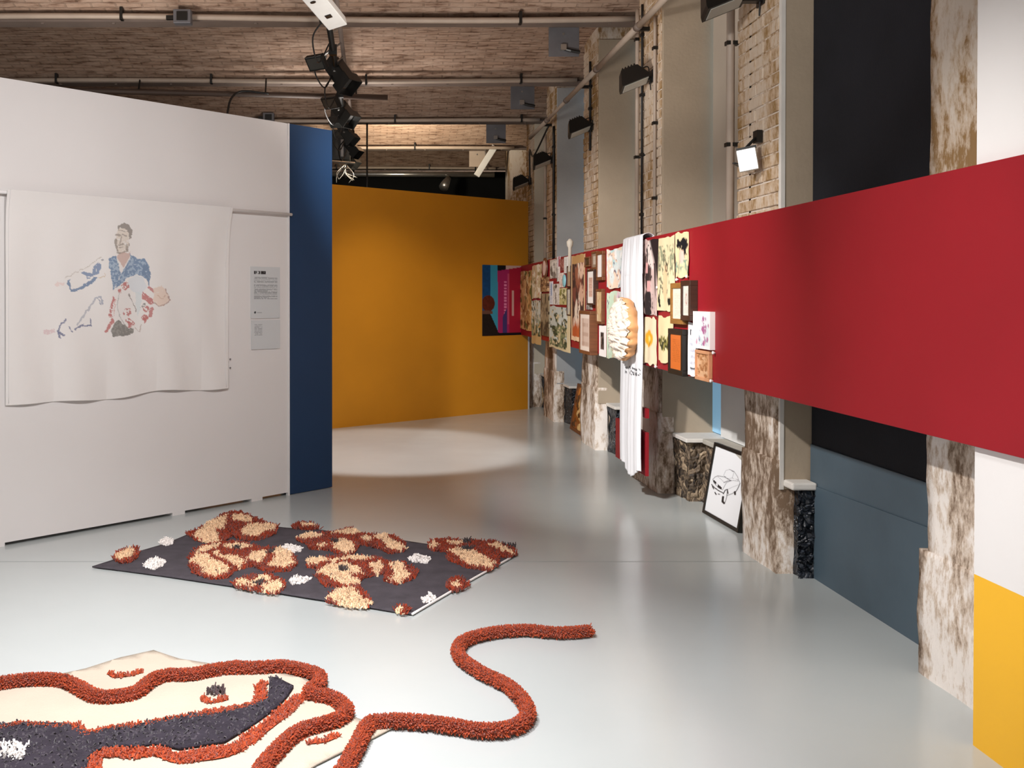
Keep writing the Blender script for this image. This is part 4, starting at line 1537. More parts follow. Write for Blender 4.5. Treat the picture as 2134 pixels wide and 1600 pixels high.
# ------------------------------------------------------------------ wool tufts
def strands(name, base, dirs, length, width, col, var, parent, tip=.6, label=None, lean=.5, seed=0):
    """base Nx3 points, dirs Nx3 unit; each strand is a short three-sided yarn end"""
    r = np.random.default_rng(seed + 99)
    n = len(base)
    if n == 0:
        return None
    jit = r.normal(0, lean, (n, 3))
    jit[:, 2] *= .4
    d = dirs + jit
    d /= np.linalg.norm(d, axis=1)[:, None]
    a = np.cross(d, r.normal(0, 1, (n, 3)))
    a /= np.linalg.norm(a, axis=1)[:, None] + 1e-9
    b = np.cross(d, a)
    L = length * r.uniform(.65, 1.25, n)[:, None]
    W = width * r.uniform(.8, 1.25, n)[:, None]
    V = np.zeros((n, 6, 3))
    for k in range(3):
        t = 2 * math.pi * k / 3
        o = a * math.cos(t) + b * math.sin(t)
        V[:, k] = base + o * W * .5
        V[:, 3 + k] = base + d * L + o * W * .5 * tip
    V[:, :, 2] = np.maximum(V[:, :, 2], .001)
    F_ = np.array([(0, 1, 4, 3), (1, 2, 5, 4), (2, 0, 3, 5)])
    cap = np.array([(3, 4, 5)])
    idx = (np.arange(n) * 6)[:, None, None]
    q = (F_[None] + idx).reshape(-1, 4)
    tcap = (cap[None] + idx).reshape(-1, 3)
    c = lin(col)[None] * (1 + r.normal(0, var, (n, 1))).clip(.5, 1.6)
    cc = np.repeat(c[:, None], 6, 1).reshape(-1, 3)
    o = mesh(name, V.reshape(-1, 3), q.tolist() + tcap.tolist(), 'yarn', parent, cols=np.clip(cc, 0, 1))
    o['kind'] = 'stuff'
    if label:
        o['label'] = label
    return o


def sample_poly(polys, density, holes=(), seed=0, zfun=None, jitter=2.0):
    """floor points whose picture position lies in a traced outline"""
    r = np.random.default_rng(seed)
    out = []
    for poly in polys:
        W = np.array([on_floor(*p) for p in poly])
        lo, hi = W[:, :2].min(0) - .01, W[:, :2].max(0) + .01
        n = int((hi - lo).prod() * density)
        if n < 1:
            continue
        p = r.uniform(lo, hi, (n, 2))
        ok = inpoly(p[:, 0], p[:, 1], W[:, :2])
        for h in holes:
            WH = np.array([on_floor(*q) for q in h])
            ok &= ~inpoly(p[:, 0], p[:, 1], WH[:, :2])
        out.append(p[ok])
    p = np.vstack(out) if out else np.zeros((0, 2))
    z = np.zeros(len(p)) if zfun is None else zfun(p[:, 0], p[:, 1])
    return np.column_stack([p, z])


def cloth_on_floor(name, outline, mt, parent, zf, res, thick=.006):
    """woven cloth lying on the floor, cut to an outline, with soft folds"""
    W = np.array([on_floor(*p)[:2] for p in outline])
    bm = bmesh.new()
    vs = [bm.verts.new((p[0], p[1], 0)) for p in W]
    bm.faces.new(vs)
    lo, hi = W.min(0), W.max(0)
    for ax in (0, 1):
        for k in np.arange(lo[ax] + res, hi[ax], res):
            co = [0, 0, 0]
            co[ax] = k
            no = [0, 0, 0]
            no[ax] = 1
            bmesh.ops.bisect_plane(bm, geom=bm.verts[:] + bm.edges[:] + bm.faces[:], plane_co=co, plane_no=no)
    bm.verts.ensure_lookup_table()
    xy = np.array([v.co[:2] for v in bm.verts])
    z = zf(xy[:, 0], xy[:, 1])
    faces = [[v.index for v in f.verts] for f in bm.faces]
    bm.verts.index_update()
    faces = [[v.index for v in f.verts] for f in bm.faces]
    bm.free()
    V = np.column_stack([xy, z])
    nrm = np.array(V)[faces[0]]
    o = mesh(name, V, faces, mt, parent, smooth=True)
    s = o.modifiers.new('thickness', 'SOLIDIFY')
    s.thickness = thick
    s.offset = -1 if np.cross(nrm[1] - nrm[0], nrm[2] - nrm[1])[2] > 0 else 1
    return o


UP = lambda n: np.tile((0., 0., 1.), (n, 1))

# ------------------------------------------------------------------ the dark flowered rug
Aq = lambda pts: [(160 + x / 4.268, 1060 + y / 4.268) for x, y in pts]
Bq = lambda pts: [(580 + x / 4.104, 1070 + y / 4.104) for x, y in pts]
rug_out = [(192, 1184), (230, 1172), (290, 1152), (345, 1136), (395, 1116), (450, 1098), (492, 1089), (515, 1088), (545, 1098), (582, 1103), (660, 1107), (740, 1117), (823, 1127), (887, 1137), (980, 1150), (1080, 1157),
           (1030, 1184), (975, 1215), (920, 1247), (857, 1284), (760, 1268), (650, 1251), (540, 1233), (440, 1218), (340, 1203), (250, 1191)]
hump = on_floor(500, 1092)


def rug_z(x, y):
    x, y = np.asarray(x), np.asarray(y)
    h = .012 + .006 * (fbm(x, y, 3.5, 3) - .4) + .05 * np.exp(-(((x - hump[0]) / .2) ** 2 + ((y - hump[1]) / .22) ** 2))
    return np.maximum(h, .008)


ctr = on_floor(620, 1185)
rug = thing('tufted_rug', tuple(ctr), 'charcoal rug tufted with rust and cream flowers on the grey floor', 'rug')
cloth_on_floor('rug_cloth', rug_out, 'canvas_dark', rug, rug_z, .05)
bd_pts = [on_floor(*p) for p in ((857, 1284), (920, 1247), (975, 1215), (1030, 1184), (1062, 1166))]
MB().tube([np.array([p[0] + .004, p[1], .010]) for p in smoothpath(bd_pts, 4)], .006, 6).build('edge_binding', 'binding', rug, True)
RUST, CREAM, WHITE, DARK = '#8c3219', '#ecc9a2', '#efe8e3', '#433838'
motifs = [
    (Aq([(320, 455), (350, 420), (480, 370), (545, 375), (555, 440), (500, 490), (420, 515), (350, 495)]), [Aq([(340, 455), (420, 405), (485, 380), (505, 440), (440, 480), (380, 490)])], []),
    (Aq([(975, 250), (1150, 185), (1290, 130), (1400, 110), (1560, 150), (1790, 180), (1770, 250), (1640, 300), (1500, 310), (1380, 270), (1280, 340), (1180, 330), (1060, 310)]),
     [Aq([(1060, 250), (1180, 180), (1330, 150), (1300, 230), (1240, 230), (1270, 320), (1210, 340), (1070, 290)]), Aq([(1380, 150), (1480, 145), (1560, 165), (1540, 185), (1400, 180)]), Aq([(1470, 230), (1540, 195), (1650, 190), (1680, 230), (1600, 280), (1490, 270)]), Aq([(1680, 180), (1760, 185), (1760, 230), (1690, 230)])], []),
    (Aq([(1005, 470), (1050, 390), (1200, 340), (1450, 320), (1640, 380), (1800, 380), (1930, 440), (1960, 520), (1900, 580), (1700, 590), (1560, 540), (1400, 580), (1350, 640), (1180, 655), (1040, 600), (1000, 530)]),
     [Aq([(1020, 510), (1080, 455), (1160, 450), (1220, 500), (1340, 550), (1330, 600), (1240, 630), (1130, 610), (1100, 560)]), Aq([(1050, 430), (1130, 370), (1280, 345), (1260, 375), (1130, 420), (1060, 445)]), Aq([(1310, 360), (1440, 340), (1550, 370), (1440, 395), (1330, 385)]), Aq([(1220, 430), (1300, 415), (1260, 450), (1420, 460), (1490, 500), (1430, 560), (1340, 500), (1230, 455)]), Aq([(1510, 490), (1560, 430), (1680, 420), (1680, 470), (1620, 520), (1580, 500)]), Aq([(1740, 420), (1800, 385), (1900, 430), (1920, 520), (1870, 555), (1710, 540), (1770, 460)])],
     [Aq([(1370, 375), (1450, 372), (1440, 405)]), Aq([(1690, 420), (1760, 400), (1740, 445)])]),
    (Aq([(1390, 680), (1520, 635), (1700, 615), (1830, 660), (1860, 720), (1790, 790), (1620, 775), (1480, 740), (1410, 730)]),
     [Aq([(1420, 680), (1500, 655), (1510, 720), (1440, 725)]), Aq([(1540, 690), (1640, 630), (1720, 650), (1690, 690), (1640, 670), (1570, 740), (1540, 740)]), Aq([(1660, 720), (1780, 680), (1830, 720), (1780, 780), (1660, 770)])], [Aq([(1590, 690), (1660, 680), (1650, 720), (1590, 720)])]),
    (Bq([(115, 130), (180, 100), (290, 110), (370, 150), (290, 160), (130, 155)]), [Bq([(190, 115), (280, 115), (330, 140), (220, 140)])], []),
    (Bq([(150, 250), (260, 200), (450, 190), (620, 150), (720, 200), (870, 210), (990, 220), (1090, 290), (1080, 350), (960, 370), (840, 320), (700, 290), (640, 370), (540, 380), (440, 340), (270, 330), (250, 290)]),
     [Bq([(165, 240), (270, 195), (385, 215), (340, 240), (230, 250)]), Bq([(460, 200), (620, 160), (700, 190), (640, 215)]), Bq([(470, 290), (540, 250), (640, 290), (640, 350), (560, 370), (480, 330)]), Bq([(320, 310), (390, 280), (420, 300), (350, 330)]), Bq([(700, 240), (760, 220), (800, 250), (760, 275)]), Bq([(820, 240), (920, 205), (960, 250), (1080, 315), (1040, 345), (930, 330), (900, 270)])], [Bq([(440, 265), (510, 260), (500, 290)])]),
    (Bq([(245, 420), (420, 400), (640, 390), (860, 410), (930, 450), (1070, 450), (1190, 520), (1180, 580), (1020, 640), (900, 600), (920, 540), (720, 580), (680, 660), (800, 780), (780, 840), (600, 830), (410, 790), (440, 710), (560, 670), (400, 650), (310, 560), (340, 500), (250, 490)]),
     [Bq([(250, 415), (420, 410), (410, 440), (330, 470), (265, 470)]), Bq([(450, 430), (650, 395), (800, 415), (720, 440), (560, 430), (480, 465)]), Bq([(340, 550), (450, 480), (580, 465), (680, 510), (710, 560), (600, 560), (690, 610), (650, 650), (520, 630), (430, 570)]), Bq([(780, 470), (880, 445), (890, 510), (850, 560), (800, 520)]), Bq([(945, 475), (1030, 450), (1090, 490), (1060, 510), (1130, 560), (1040, 620), (950, 600), (1000, 540)]), Bq([(440, 760), (520, 690), (640, 680), (720, 770), (790, 790), (740, 830), (560, 820)])], [Bq([(510, 510), (570, 495), (610, 520), (550, 535)])]),
    (Bq([(1270, 320), (1300, 260), (1480, 245), (1600, 260), (1850, 260), (2000, 330), (2050, 370), (1980, 400), (1890, 400), (1880, 480), (1800, 520), (1600, 490), (1430, 410), (1450, 350), (1340, 350)]),
     [Bq([(1285, 310), (1330, 265), (1370, 300), (1320, 335)]), Bq([(1410, 270), (1560, 270), (1560, 310), (1480, 300)]), Bq([(1480, 360), (1560, 330), (1700, 370), (1840, 460), (1800, 500), (1620, 470), (1560, 420)]), Bq([(1800, 300), (1880, 285), (2010, 360), (1980, 385), (1860, 330)])], [Bq([(1560, 265), (1610, 245), (1670, 270), (1610, 290)]), Bq([(1560, 325), (1660, 320), (1650, 345), (1580, 350)]), Bq([(1930, 300), (2040, 300), (2000, 330)])]),
    (Bq([(1430, 650), (1480, 590), (1560, 575), (1640, 640), (1560, 680), (1500, 705)]), [Bq([(1480, 640), (1540, 610), (1560, 660), (1500, 670)])], []),
    (Bq([(990, 850), (1040, 820), (1110, 840), (1120, 880), (1040, 890)]), [Bq([(1000, 855), (1050, 840), (1070, 880), (1020, 885)])], []),
]
DEN = 15000
def grow(poly, k):
    a = np.array(poly)
    c = a.mean(0)
    return [tuple(q) for q in (a - c) * k + c]


for i, (outer, cream, dark) in enumerate(motifs):
    cream = [grow(q, 1.13) for q in cream]
    p = sample_poly([outer], DEN, cream + dark, i * 7, rug_z)
    root = strands('rust_tufts', p, UP(len(p)), .024, .0085, RUST, .22, rug, lean=.55, seed=i, label='rust red tufts outlining a flower')
    p = sample_poly(cream, DEN, dark, i * 7 + 1, rug_z)
    strands('cream_tufts', p, UP(len(p)), 
            .021, .0085, CREAM, .12, root, lean=.5, seed=i + 20, label='cream tufts of a petal')
    if dark:
        p = sample_poly(dark, DEN, (), i * 7 + 2, rug_z)
        strands('dark_tufts', p, UP(len(p)), .03, .0085, DARK, .2, root, lean=.5, seed=i + 40, label='dark tufts of a flower centre')
for i, w_ in enumerate((Aq([(590, 520), (650, 475), (710, 460), (785, 490), (760, 530), (690, 565), (610, 545)]), Aq([(740, 310), (790, 275), (865, 300), (850, 335), (800, 350), (740, 335)]), Aq([(1820, 375), (1880, 340), (2005, 370), (1990, 405), (1930, 415), (1860, 400)]),
                        Aq([(1885, 655), (1950, 620), (2085, 645), (2000, 695), (1910, 700)]), Bq([(1110, 410), (1180, 370), (1310, 405), (1270, 450), (1150, 440)]), Bq([(1225, 755), (1290, 705), (1350, 745), (1300, 785), (1240, 785)]))):
    p = sample_poly([w_], DEN, (), 200 + i, rug_z)
    strands('white_tufts', p, UP(len(p)), .014, .009, WHITE, .05, rug, lean=.6, seed=60 + i, label='white tufted oval')

# ------------------------------------------------------------------ the cream rug with a dark snake-like field
Cq = lambda pts: [(x / 4.268, 1340 + y / 4.268) for x, y in pts]
Dq = lambda pts: [(380 + x / 4.268, 1340 + y / 4.268) for x, y in pts]
Eq = lambda pts: [(680 + x / 3.679, 1270 + y / 3.679) for x, y in pts]
rug2_out = [(-160, 1425), (0, 1424), (90, 1416), (178, 1398), (250, 1375), (320, 1359), (375, 1377), (470, 1392), (560, 1400), (640, 1420), (690, 1470), (745, 1502), (818, 1521), (780, 1541), (722, 1567), (660, 1598), (560, 1660), (300, 1760), (-250, 1740), (-420, 1560)]
r2z = lambda x, y: .01 + .004 * (fbm(np.asarray(x), np.asarray(y), 4, 8) - .4)
c2 = on_floor(250, 1540)
rug2 = thing('tufted_rug', tuple(c2), 'cream canvas rug with a rust-bordered dark wool field in the front', 'rug')
cloth_on_floor('rug_cloth', rug2_out, 'canvas_cream', rug2, r2z, .06)
dark_field = Cq([(-500, 800), (0, 780), (150, 745), (330, 755), (600, 765), (690, 810), (800, 850), (900, 820), (1240, 765), (1700, 680), (2134, 605)]) + Dq([(640, 575), (760, 545), (770, 450), (775, 350), (840, 350), (990, 430), (930, 520), (850, 610), (600, 790), (380, 925), (0, 985)]) + Cq([(1860, 945), (1600, 990), (1370, 940), (1200, 965), (1040, 960), (880, 985), (790, 1100), (740, 1250), (0, 1500), (-600, 1400)])
white_patch = Cq([(-60, 960), (60, 945), (180, 955), (280, 990), (230, 1060), (180, 1105), (0, 1090)])
cloth_on_floor('dark_wool_field', dark_field, 'wool_dark', rug2, lambda x, y: r2z(x, y) + .012 + .006 * (fbm(np.asarray(x), np.asarray(y), 14, 5) - .5), .05, .008)
p = sample_poly([dark_field], 4500, [white_patch], 300, lambda x, y: r2z(x, y) + .008)
fld = strands('dark_wool', p, UP(len(p)), .014, .010, '#3f3940', .2, rug2, lean=1.6, seed=300, label='dark charcoal wool field')
p = sample_poly([white_patch], 9000, (), 301, lambda x, y: r2z(x, y) + .014)
strands('white_tufts', p, UP(len(p)), .016, .009, WHITE, .05, rug2, lean=.7, seed=301, label='white tufted patch')


def ribbon(path_px, width, density, name, length, lab, seed, z=.012, lean=.6):
    W = smoothpath([on_floor(*p, .015) for p in path_px], 10)
    r = np.random.default_rng(seed)
    seg = np.linalg.norm(np.diff(W, axis=0), axis=1)
    cum = np.concatenate([[0], np.cumsum(seg)])
    n = int(cum[-1] * width * density)
    s = r.uniform(0, cum[-1], n)
    i = np.clip(np.searchsorted(cum, s) - 1, 0, len(seg) - 1)
    t = (s - cum[i]) / seg[i]
    p = W[i] * (1 - t)[:, None] + W[i + 1] * t[:, None]
    d = (W[i + 1] - W[i]) / seg[i][:, None]
    o = np.column_stack([-d[:, 1], d[:, 0], np.zeros(n)])
    q = r.uniform(-.5, .5, n) * (width * (1 + .25 * np.sin(s * 23)))
    p = p + o * q[:, None]
    p[:, 2] = z
    dd = np.gradient(W, axis=0)
    sd = np.column_stack([-dd[:, 1], dd[:, 0], np.zeros(len(W))])
    sd /= np.linalg.norm(sd, axis=1)[:, None]
    vv = np.vstack([W + sd * width * .46, W - sd * width * .46])
    vv[:, 2] = z + .004
    k_ = len(W)
    root = mesh(name, vv, [(i, i + 1, k_ + i + 1, k_ + i) for i in range(k_ - 1)], 'rust_felt', rug2)
    root['label'] = lab
    return strands('rust_shag', p, UP(n), length, .0085, '#a84522', .18, root, lean=lean, seed=seed)


ribbon(Cq([(-300, 800), (0, 765), (140, 725), (330, 735), (560, 745), (680, 740), (740, 800), (800, 815), (900, 780), (1240, 730), (1700, 650), (2134, 580)]) + Dq([(200, 640), (400, 600), (600, 560), (690, 520), (700, 440), (690, 380), (740, 352)]), .034, 30000, 'rust_border', .015, 'rust border above the dark field', 310)
ribbon(Cq([(760, 1300), (830, 1100), (870, 1000), (1000, 975), (1240, 985), (1370, 960), (1500, 1000), (1600, 1030), (1860, 985), (2134, 930)]) + Dq([(0, 1020), (220, 1010), (420, 965), (600, 850), (800, 700), (960, 560), (1060, 470)]), .05, 30000, 'rust_border', .016, 'wide rust border below the dark field', 311)
for i, (pts, lab) in enumerate(((Cq([(970, 265), (1020, 295), (1130, 285), (1270, 250)]), 'thin rust tuft line on the cream cloth'), (Cq([(1790, 480), (1850, 520), (1940, 510), (2030, 490)]), 'rust rim of the small dark tuft'), (Dq([(1110, 885), (1180, 880), (1280, 865), (1390, 815)]), 'curved rust tuft line near the cloth tip'))):
    ribbon(pts, .018, 26000, 'rust_line', .017, lab, 320 + i, lean=.5)
p = sample_poly([Cq([(1830, 480), (1880, 440), (1960, 430), (2010, 480), (1950, 500), (1860, 505)])], 12000, (), 330, r2z)
strands('dark_tufts', p, UP(len(p)), .026, .009, '#4a3a3c', .2, rug2, seed=331, label='small dark tuft')


def rope(name, label, path_px, rad, seed):
    W = smoothpath([on_floor(*p, .026) for p in path_px], 12)
    W[:, 2] = .024
    t = thing(name, tuple(W[len(W) // 2] * np.array([1, 1, 0])), label, 'rope', 'shaggy rust ropes')
    core = MB().tube(W, rad, 10).build('core', mat('rust_rope_core', '#7a2d16', .9), t, True)
    r = np.random.default_rng(seed)
    seg = np.linalg.norm(np.diff(W, axis=0), axis=1)
    cum = np.concatenate([[0], np.cumsum(seg)])
    n = int(cum[-1] * 2 * math.pi * rad * 42000)
    s = r.uniform(0, cum[-1], n)
    i = np.clip(np.searchsorted(cum, s) - 1, 0, len(seg) - 1)
    q = (s - cum[i]) / seg[i]
    p = W[i] * (1 - q)[:, None] + W[i + 1] * q[:, None]
    d = (W[i + 1] - W[i]) / seg[i][:, None]
    side = np.column_stack([-d[:, 1], d[:, 0], np.zeros(n)])
    side /= np.linalg.norm(side, axis=1)[:, None]
    a = r.uniform(-.55 * math.pi, 1.55 * math.pi, n)
    a = np.where(np.sin(a) < -.6, a + math.pi, a)
    out = side * np.cos(a)[:, None] + np.array([0, 0, 1.]) * np.sin(a)[:, None]
    # tufted end
    e = 260
    pe = np.tile(W[-1], (e, 1)) + r.normal(0, rad * .4, (e, 3))
    de = (W[-1] - W[-3]) / np.linalg.norm(W[-1] - W[-3])
    oe = np.tile(de, (e, 1)) + r.normal(0, .5, (e, 3))
    p = np.vstack([p + out * rad * .8, pe])
    out = np.vstack([out, oe / np.linalg.norm(oe, axis=1)[:, None]])
    strands('shag', p, out, .014, .0062, '#a03f1c', .22, t, lean=.42, seed=seed, label='short rust wool shag')
    return t


rope('shaggy_rope', 'shaggy rust rope lying across the cream rug and looping at its tip',
     [(-120, 1432)] + Cq([(-200, 385), (0, 360), (250, 330), (540, 335), (700, 400), (850, 475), (1000, 480), (1200, 445), (1350, 335), (1500, 290), (1700, 285), (1900, 245), (2134, 215)]) + Dq([(450, 225), (700, 222), (900, 212), (1080, 245), (1215, 290), (1210, 360), (1130, 430), (1180, 465), (1300, 478), (1420, 540), (1460, 610), (1390, 680), (1250, 725), (1060, 780), (930, 870), (820, 980), (720, 1090), (640, 1220)]), .021, 400)
rope('shaggy_rope', 'shaggy rust rope snaking in a wide S over the bare grey floor',
     Eq([(60, 1330), (150, 1200), (240, 1030), (320, 890), (420, 858), (700, 862), (1000, 900), (1200, 930), (1400, 915), (1530, 840), (1530, 730), (1400, 590), (1200, 490), (1040, 380), (1010, 290), (1090, 225), (1300, 175), (1550, 160), (1750, 180), (1900, 175), (2010, 165)]), .020, 401)

# ------------------------------------------------------------------ lamps on the masonry piers
def floodlight(px, py, pier, label):
    y0, y1 = PIERS[pier]
    Yc = y0 + .22
    P = on_y(px, py, Yc)
    L = thing('floodlight', (XP, Yc, float(P[2])), label, 'floodlight', 'black floodlights on the piers')
    z = float(P[2])
    x0 = float(P[0])
    arm = MB()
    arm.box((XP - .12, Yc - .03, z - .03), (XP - .001, Yc + .03, z - .002))
    arm.box((XP - .012, Yc - .05, z - .05), (XP - .0, Yc + .05, z + .05))
    arm.build('arm', 'blackmetal', L, bevel=.003)
    R = Matrix.Translation((x0, Yc, z)) @ Matrix.Rotation(math.radians(-22), 4, 'Y') @ Matrix.Rotation(math.radians(-15), 4, 'X')
    hd = MB()
    v = []
    for (w_, d_, zz_) in ((.12, .075, -.075), (.115, .07, -.045), (.07, .05, .06), (.05, .04, .07)):
        v += [(-w_, -d_, zz_), (w_, -d_, zz_), (w_, d_, zz_), (-w_, d_, zz_)]
    fcs = [(3, 2, 1, 0), (12, 13, 14, 15)]
    for i in range(3):
        for j in range(4):
            k = (j + 1) % 4
            fcs.append((i * 4 + j, i * 4 + k, i * 4 + 4 + k, i * 4 + 4 + j))
    hd.add([tuple(R @ Vector(q)) for q in v], fcs)
    head = hd.build('lamp_head', 'blackmetal', L)
    MB().box((-.1, -.058, -.079), (.1, .058, -.0745), R).build('lens', 'lens', head)
    fn = MB()
    for i in range(5):
        fn.box((-.05 + i * .025 - .003, -.05, .05), (-.05 + i * .025 + .003, .05, .078), R)
    fn.build('cooling_fins', 'blackmetal', head)
    yk = MB().tube([tuple(R @ Vector((.1, 0, 0))), (x0 + .13, Yc, z + .03), (XP - .06, Yc, z - .01)], .012, 6)
    yk.build('yoke', 'chrome', L)
    cb = MB().tube(smoothpath([(x0 + .05, Yc, z + .05), (x0 + .12, Yc - .02, z + .075), (XP - .03, Yc - .03, z + .02), (XP - .004, Yc + .02, z - .1)], 5), .005, 5)
    cb.build('cable', 'cable', L)


floodlight(1498, -6, 1, 'black floodlight cut by the upper picture edge, on the pier with the white box')
floodlight(1316, 160, 2, 'large black floodlight on the second pier, its lens facing down')
floodlight(1203, 262, 3, 'mid-sized black floodlight on the third pier')
floodlight(1126, 332, 4, 'small black floodlight on the fourth pier')
floodlight(1082, 378, 5, 'smallest black floodlight above the end of the ochre wall')

# emergency lamp box
Ye = 5.45
pe = on_y(1558, 333, Ye)
em = thing('emergency_lamp', (XP, Ye, float(pe[2]) - .07), 'glowing white square lamp box on a black bracket', 'lamp')
x0, x1, z0, z1 = float(pe[0]) - .052, float(pe[0]) + .05, float(pe[2]) - .065, float(pe[2]) + .065
Rz = Matrix.Translation((float(pe[0]), Ye, float(pe[2]))) @ Matrix.Rotation(math.radians(-10), 4, 'Y') @ Matrix.Rotation(math.radians(-24), 4, 'Z')
bxm = MB().box((-.052, -.02, -.062), (.052, .05, .062), Rz).build('housing', 'whitemetal', em, bevel=.006)
MB().box((-.048, -.024, -.058), (.048, -.019, .058), Rz).build('diffuser', 'lamp_on', em)
bk = MB().box((-.05, -.0, .062), (.056, .05, .075), Rz)
bk.tube([tuple(Rz @ Vector((.0, .03, .07))), tuple(Rz @ Vector((.05, .05, .11))), (XP - .02, Ye + .03, float(pe[2]) + .13)], .009, 6)
bk.box((XP - .03, Ye + .0, float(pe[2]) + .1), (XP, Ye + .06, float(pe[2]) + .17))
bk.build('bracket', 'blackmetal', em)
MB().tube(smoothpath([tuple(Rz @ Vector((-.05, .02, -.01))), tuple(Rz @ Vector((-.08, .03, .0))), (XP - .012, 5.78, float(pe[2]) + .01)], 5), .005, 5).build('cable', 'cable', em)

# conduits running down the piers
def pipe(label, x, y, z0, z1, r, mt, clamps=4, bend=True):
    o_ = thing('conduit_pipe', (x, y, z0), label, 'pipe', 'conduits on the piers')
    pts = [(x, y, z0), (x, y, z1 - .1), (x - .0, y, z1)]
    MB().tube(pts, r, 10).build('pipe', mt, o_, True)
    for z in np.linspace(z0 + .2, z1 - .25, clamps):
        MB().box((x - r - .006, y - .022, z - .012), (x + r + .02, y + .022, z + .012)).build('clamp', 'blackmetal', o_)


pipe('wide pale conduit on the pier with the white lamp box', XP - .03, 5.86, 1.62, 3.92, .024, 'conduit', 4)
pipe('thin dark conduit near the far edge of the second pier', XP - .012, 7.86, 1.5, 3.9, .010, 'cable', 5)
pipe('pale conduit on the far corner of the second pier', XP - .012, 8.0, 1.5, 3.9, .018, 'conduit', 3)
pipe('pale conduit near the close edge of the second pier', XP - .012, 7.5, 1.5, 3.7, .013, 'conduit', 4)
pipe('dark conduit on the third pier', XP - .012, 9.75, 3.0, 3.9, .012, 'cable', 3)
pipe('dark brown conduit on the fourth pier near edge', XP - .012, 11.72, 1.5, 3.6, .016, 'cable', 3)
pipe('pale conduit on the far edge of the fourth pier', XP - .012, 12.3, 1.5, 3.6, .018, 'conduit', 3)

# slanting-looking trunking along the top of the wall
tr = thing('wall_trunking', (2.08, 9.5, 3.62), 'long pale conduit running along the top of the masonry wall', 'pipe')
for i, (a, b) in enumerate(((5.2, 6.35), (6.4, 7.6), (7.66, 9.0), (9.06, 10.4), (10.5, 11.6), (11.66, 12.9))):
    MB().tube([(2.09, a, 3.655), (2.09, b, 3.655)], .026 if i != 4 else .02, 10).build('pipe_length', 'conduit', tr, True)
for y in (6.37, 7.63, 9.03, 10.45, 11.63):
    cl = MB().tube([(2.09, y - .04, 3.655), (2.09, y + .04, 3.655)], .031, 10)
    cl.build('coupling', 'steel', tr, True)
for y in (5.5, 7.7, 9.8, 11.95):
    MB().box((2.08, y - .015, 3.64), (XP + .02, y + .015, 3.67)).build('bracket', 'blackmetal', tr)

# cable loops at the top of the fourth pier
tag(MB().tube(smoothpath([(2.12, 11.7, 3.6), (2.05, 12.2, 3.35), (2.1, 12.8, 3.4), (2.15, 13.3, 3.55), (2.16, 13.36, 3.3), (2.17, 13.4, 3.1)], 8), .012, 6).build('loose_cable', 'cable', None, True), 'loose black cable slung between the far piers', 'cable')

# ------------------------------------------------------------------ steel plates under the beams
for i, (y, lb) in enumerate(((BEAM0, 'grey steel plate under the nearest visible beam'), (BEAM0 + SPACING, 'grey steel plate under the second visible beam'), (BEAM0 + 2 * SPACING, 'grey steel plate under the third beam, beside the lit vault'), (BEAM0 + 3 * SPACING, 'steel plate toned as if brightly lit, under the fourth beam with a white lamp'))):
    t = thing('steel_plate', (1.68, y + .1, ZB - .3), lb, 'steel plate', 'steel plates under the beams')
    box('plate', (1.55, y + .088, ZB - .27), (1.82, y + .1, ZB - .012), 'plate' if i < 3 else 'conduit', t, .002)  # fourth plate is the same steel, with bright light put into its colour
    MB().tube([(1.68, y + .085, ZB - .07), (1.68, y + .089, ZB - .07)], .012, 10).build('bolt', 'chrome', t)
    if i < 3:
        lv = MB().tube([(1.67, y + .08, ZB - .2), (1.74, y + .06, ZB - .225), (1.82, y + .06, ZB - .24)], .016, 8)
        lv.build('lever', 'blackmetal', t)
        MB().box((1.65, y + .05, ZB - .22), (1.70, y + .09, ZB - .17)).build('bracket', 'chrome', t)
Y4 = BEAM0 + 3 * SPACING
ul = thing('uplight', (1.80, Y4 - .05, ZB - .4), 'slanted white linear lamp hanging under the fourth beam', 'lamp')
Ru = Matrix.Translation((1.80, Y4 - .08, ZB - .2)) @ Matrix.Rotation(math.radians(32), 4, 'Y')
MB().box((-.05, -.03, -.28), (.05, .03, .28), Ru).build('housing', 'whitemetal', ul, bevel=.006)
MB().tube([(1.8, Y4 - .05, ZB - .1), (1.8, Y4 - .02, ZB - .01)], .012, 6).build('hanger', 'chrome', ul)
d = spot_light('uplight_lamp', (.3, 14.0, 3.3), (.2, 14.7, 4.15), 170, 150, .5, .1, (1, .87, .66))

# ------------------------------------------------------------------ lighting bar with its spots
XT, ZT_ = -.365, 3.7
lt = thing('lighting_bar', (XT, 10, 3.6), 'dark lighting bar hung beneath the brick vaults', 'lighting bar')
MB().tube([(XT, 5.6, ZT_), (XT, 16.6, ZT_)], .025, 10).build('pipe', 'blackmetal', lt, True)
MB().tube([(XT + .07, 5.6, ZT_ + .13), (XT + .07, 16.6, ZT_ + .13)], .02, 10).build('upper_pipe', 'steel', lt, True)
for y in np.arange(6.0, 16.6, .5):
    MB().tube([(XT, y, ZT_), (XT + .07, y + .25, ZT_ + .13)], .009, 6).build('strut', 'chrome', lt)
for y in beams:
    if 5.6 < y < 16.6:
        MB().tube([(XT + .07, y, ZT_ + .13), (XT + .07, y, ZB)], .012, 6).build('hanger', 'chrome', lt)
for k in range(9):
    cbm = MB()
    y = 7.6 + k * .95
    cbm.tube(smoothpath([(XT - .02, y, ZT_ + .02), (XT - .13 - .05 * (k % 2), y + .15, ZT_ - .1), (XT - .1, y + .4, ZT_ - .24), (XT - .02, y + .6, ZT_ - .03)], 6), .007, 5)
    cbm.build('cable', 'cable', lt)


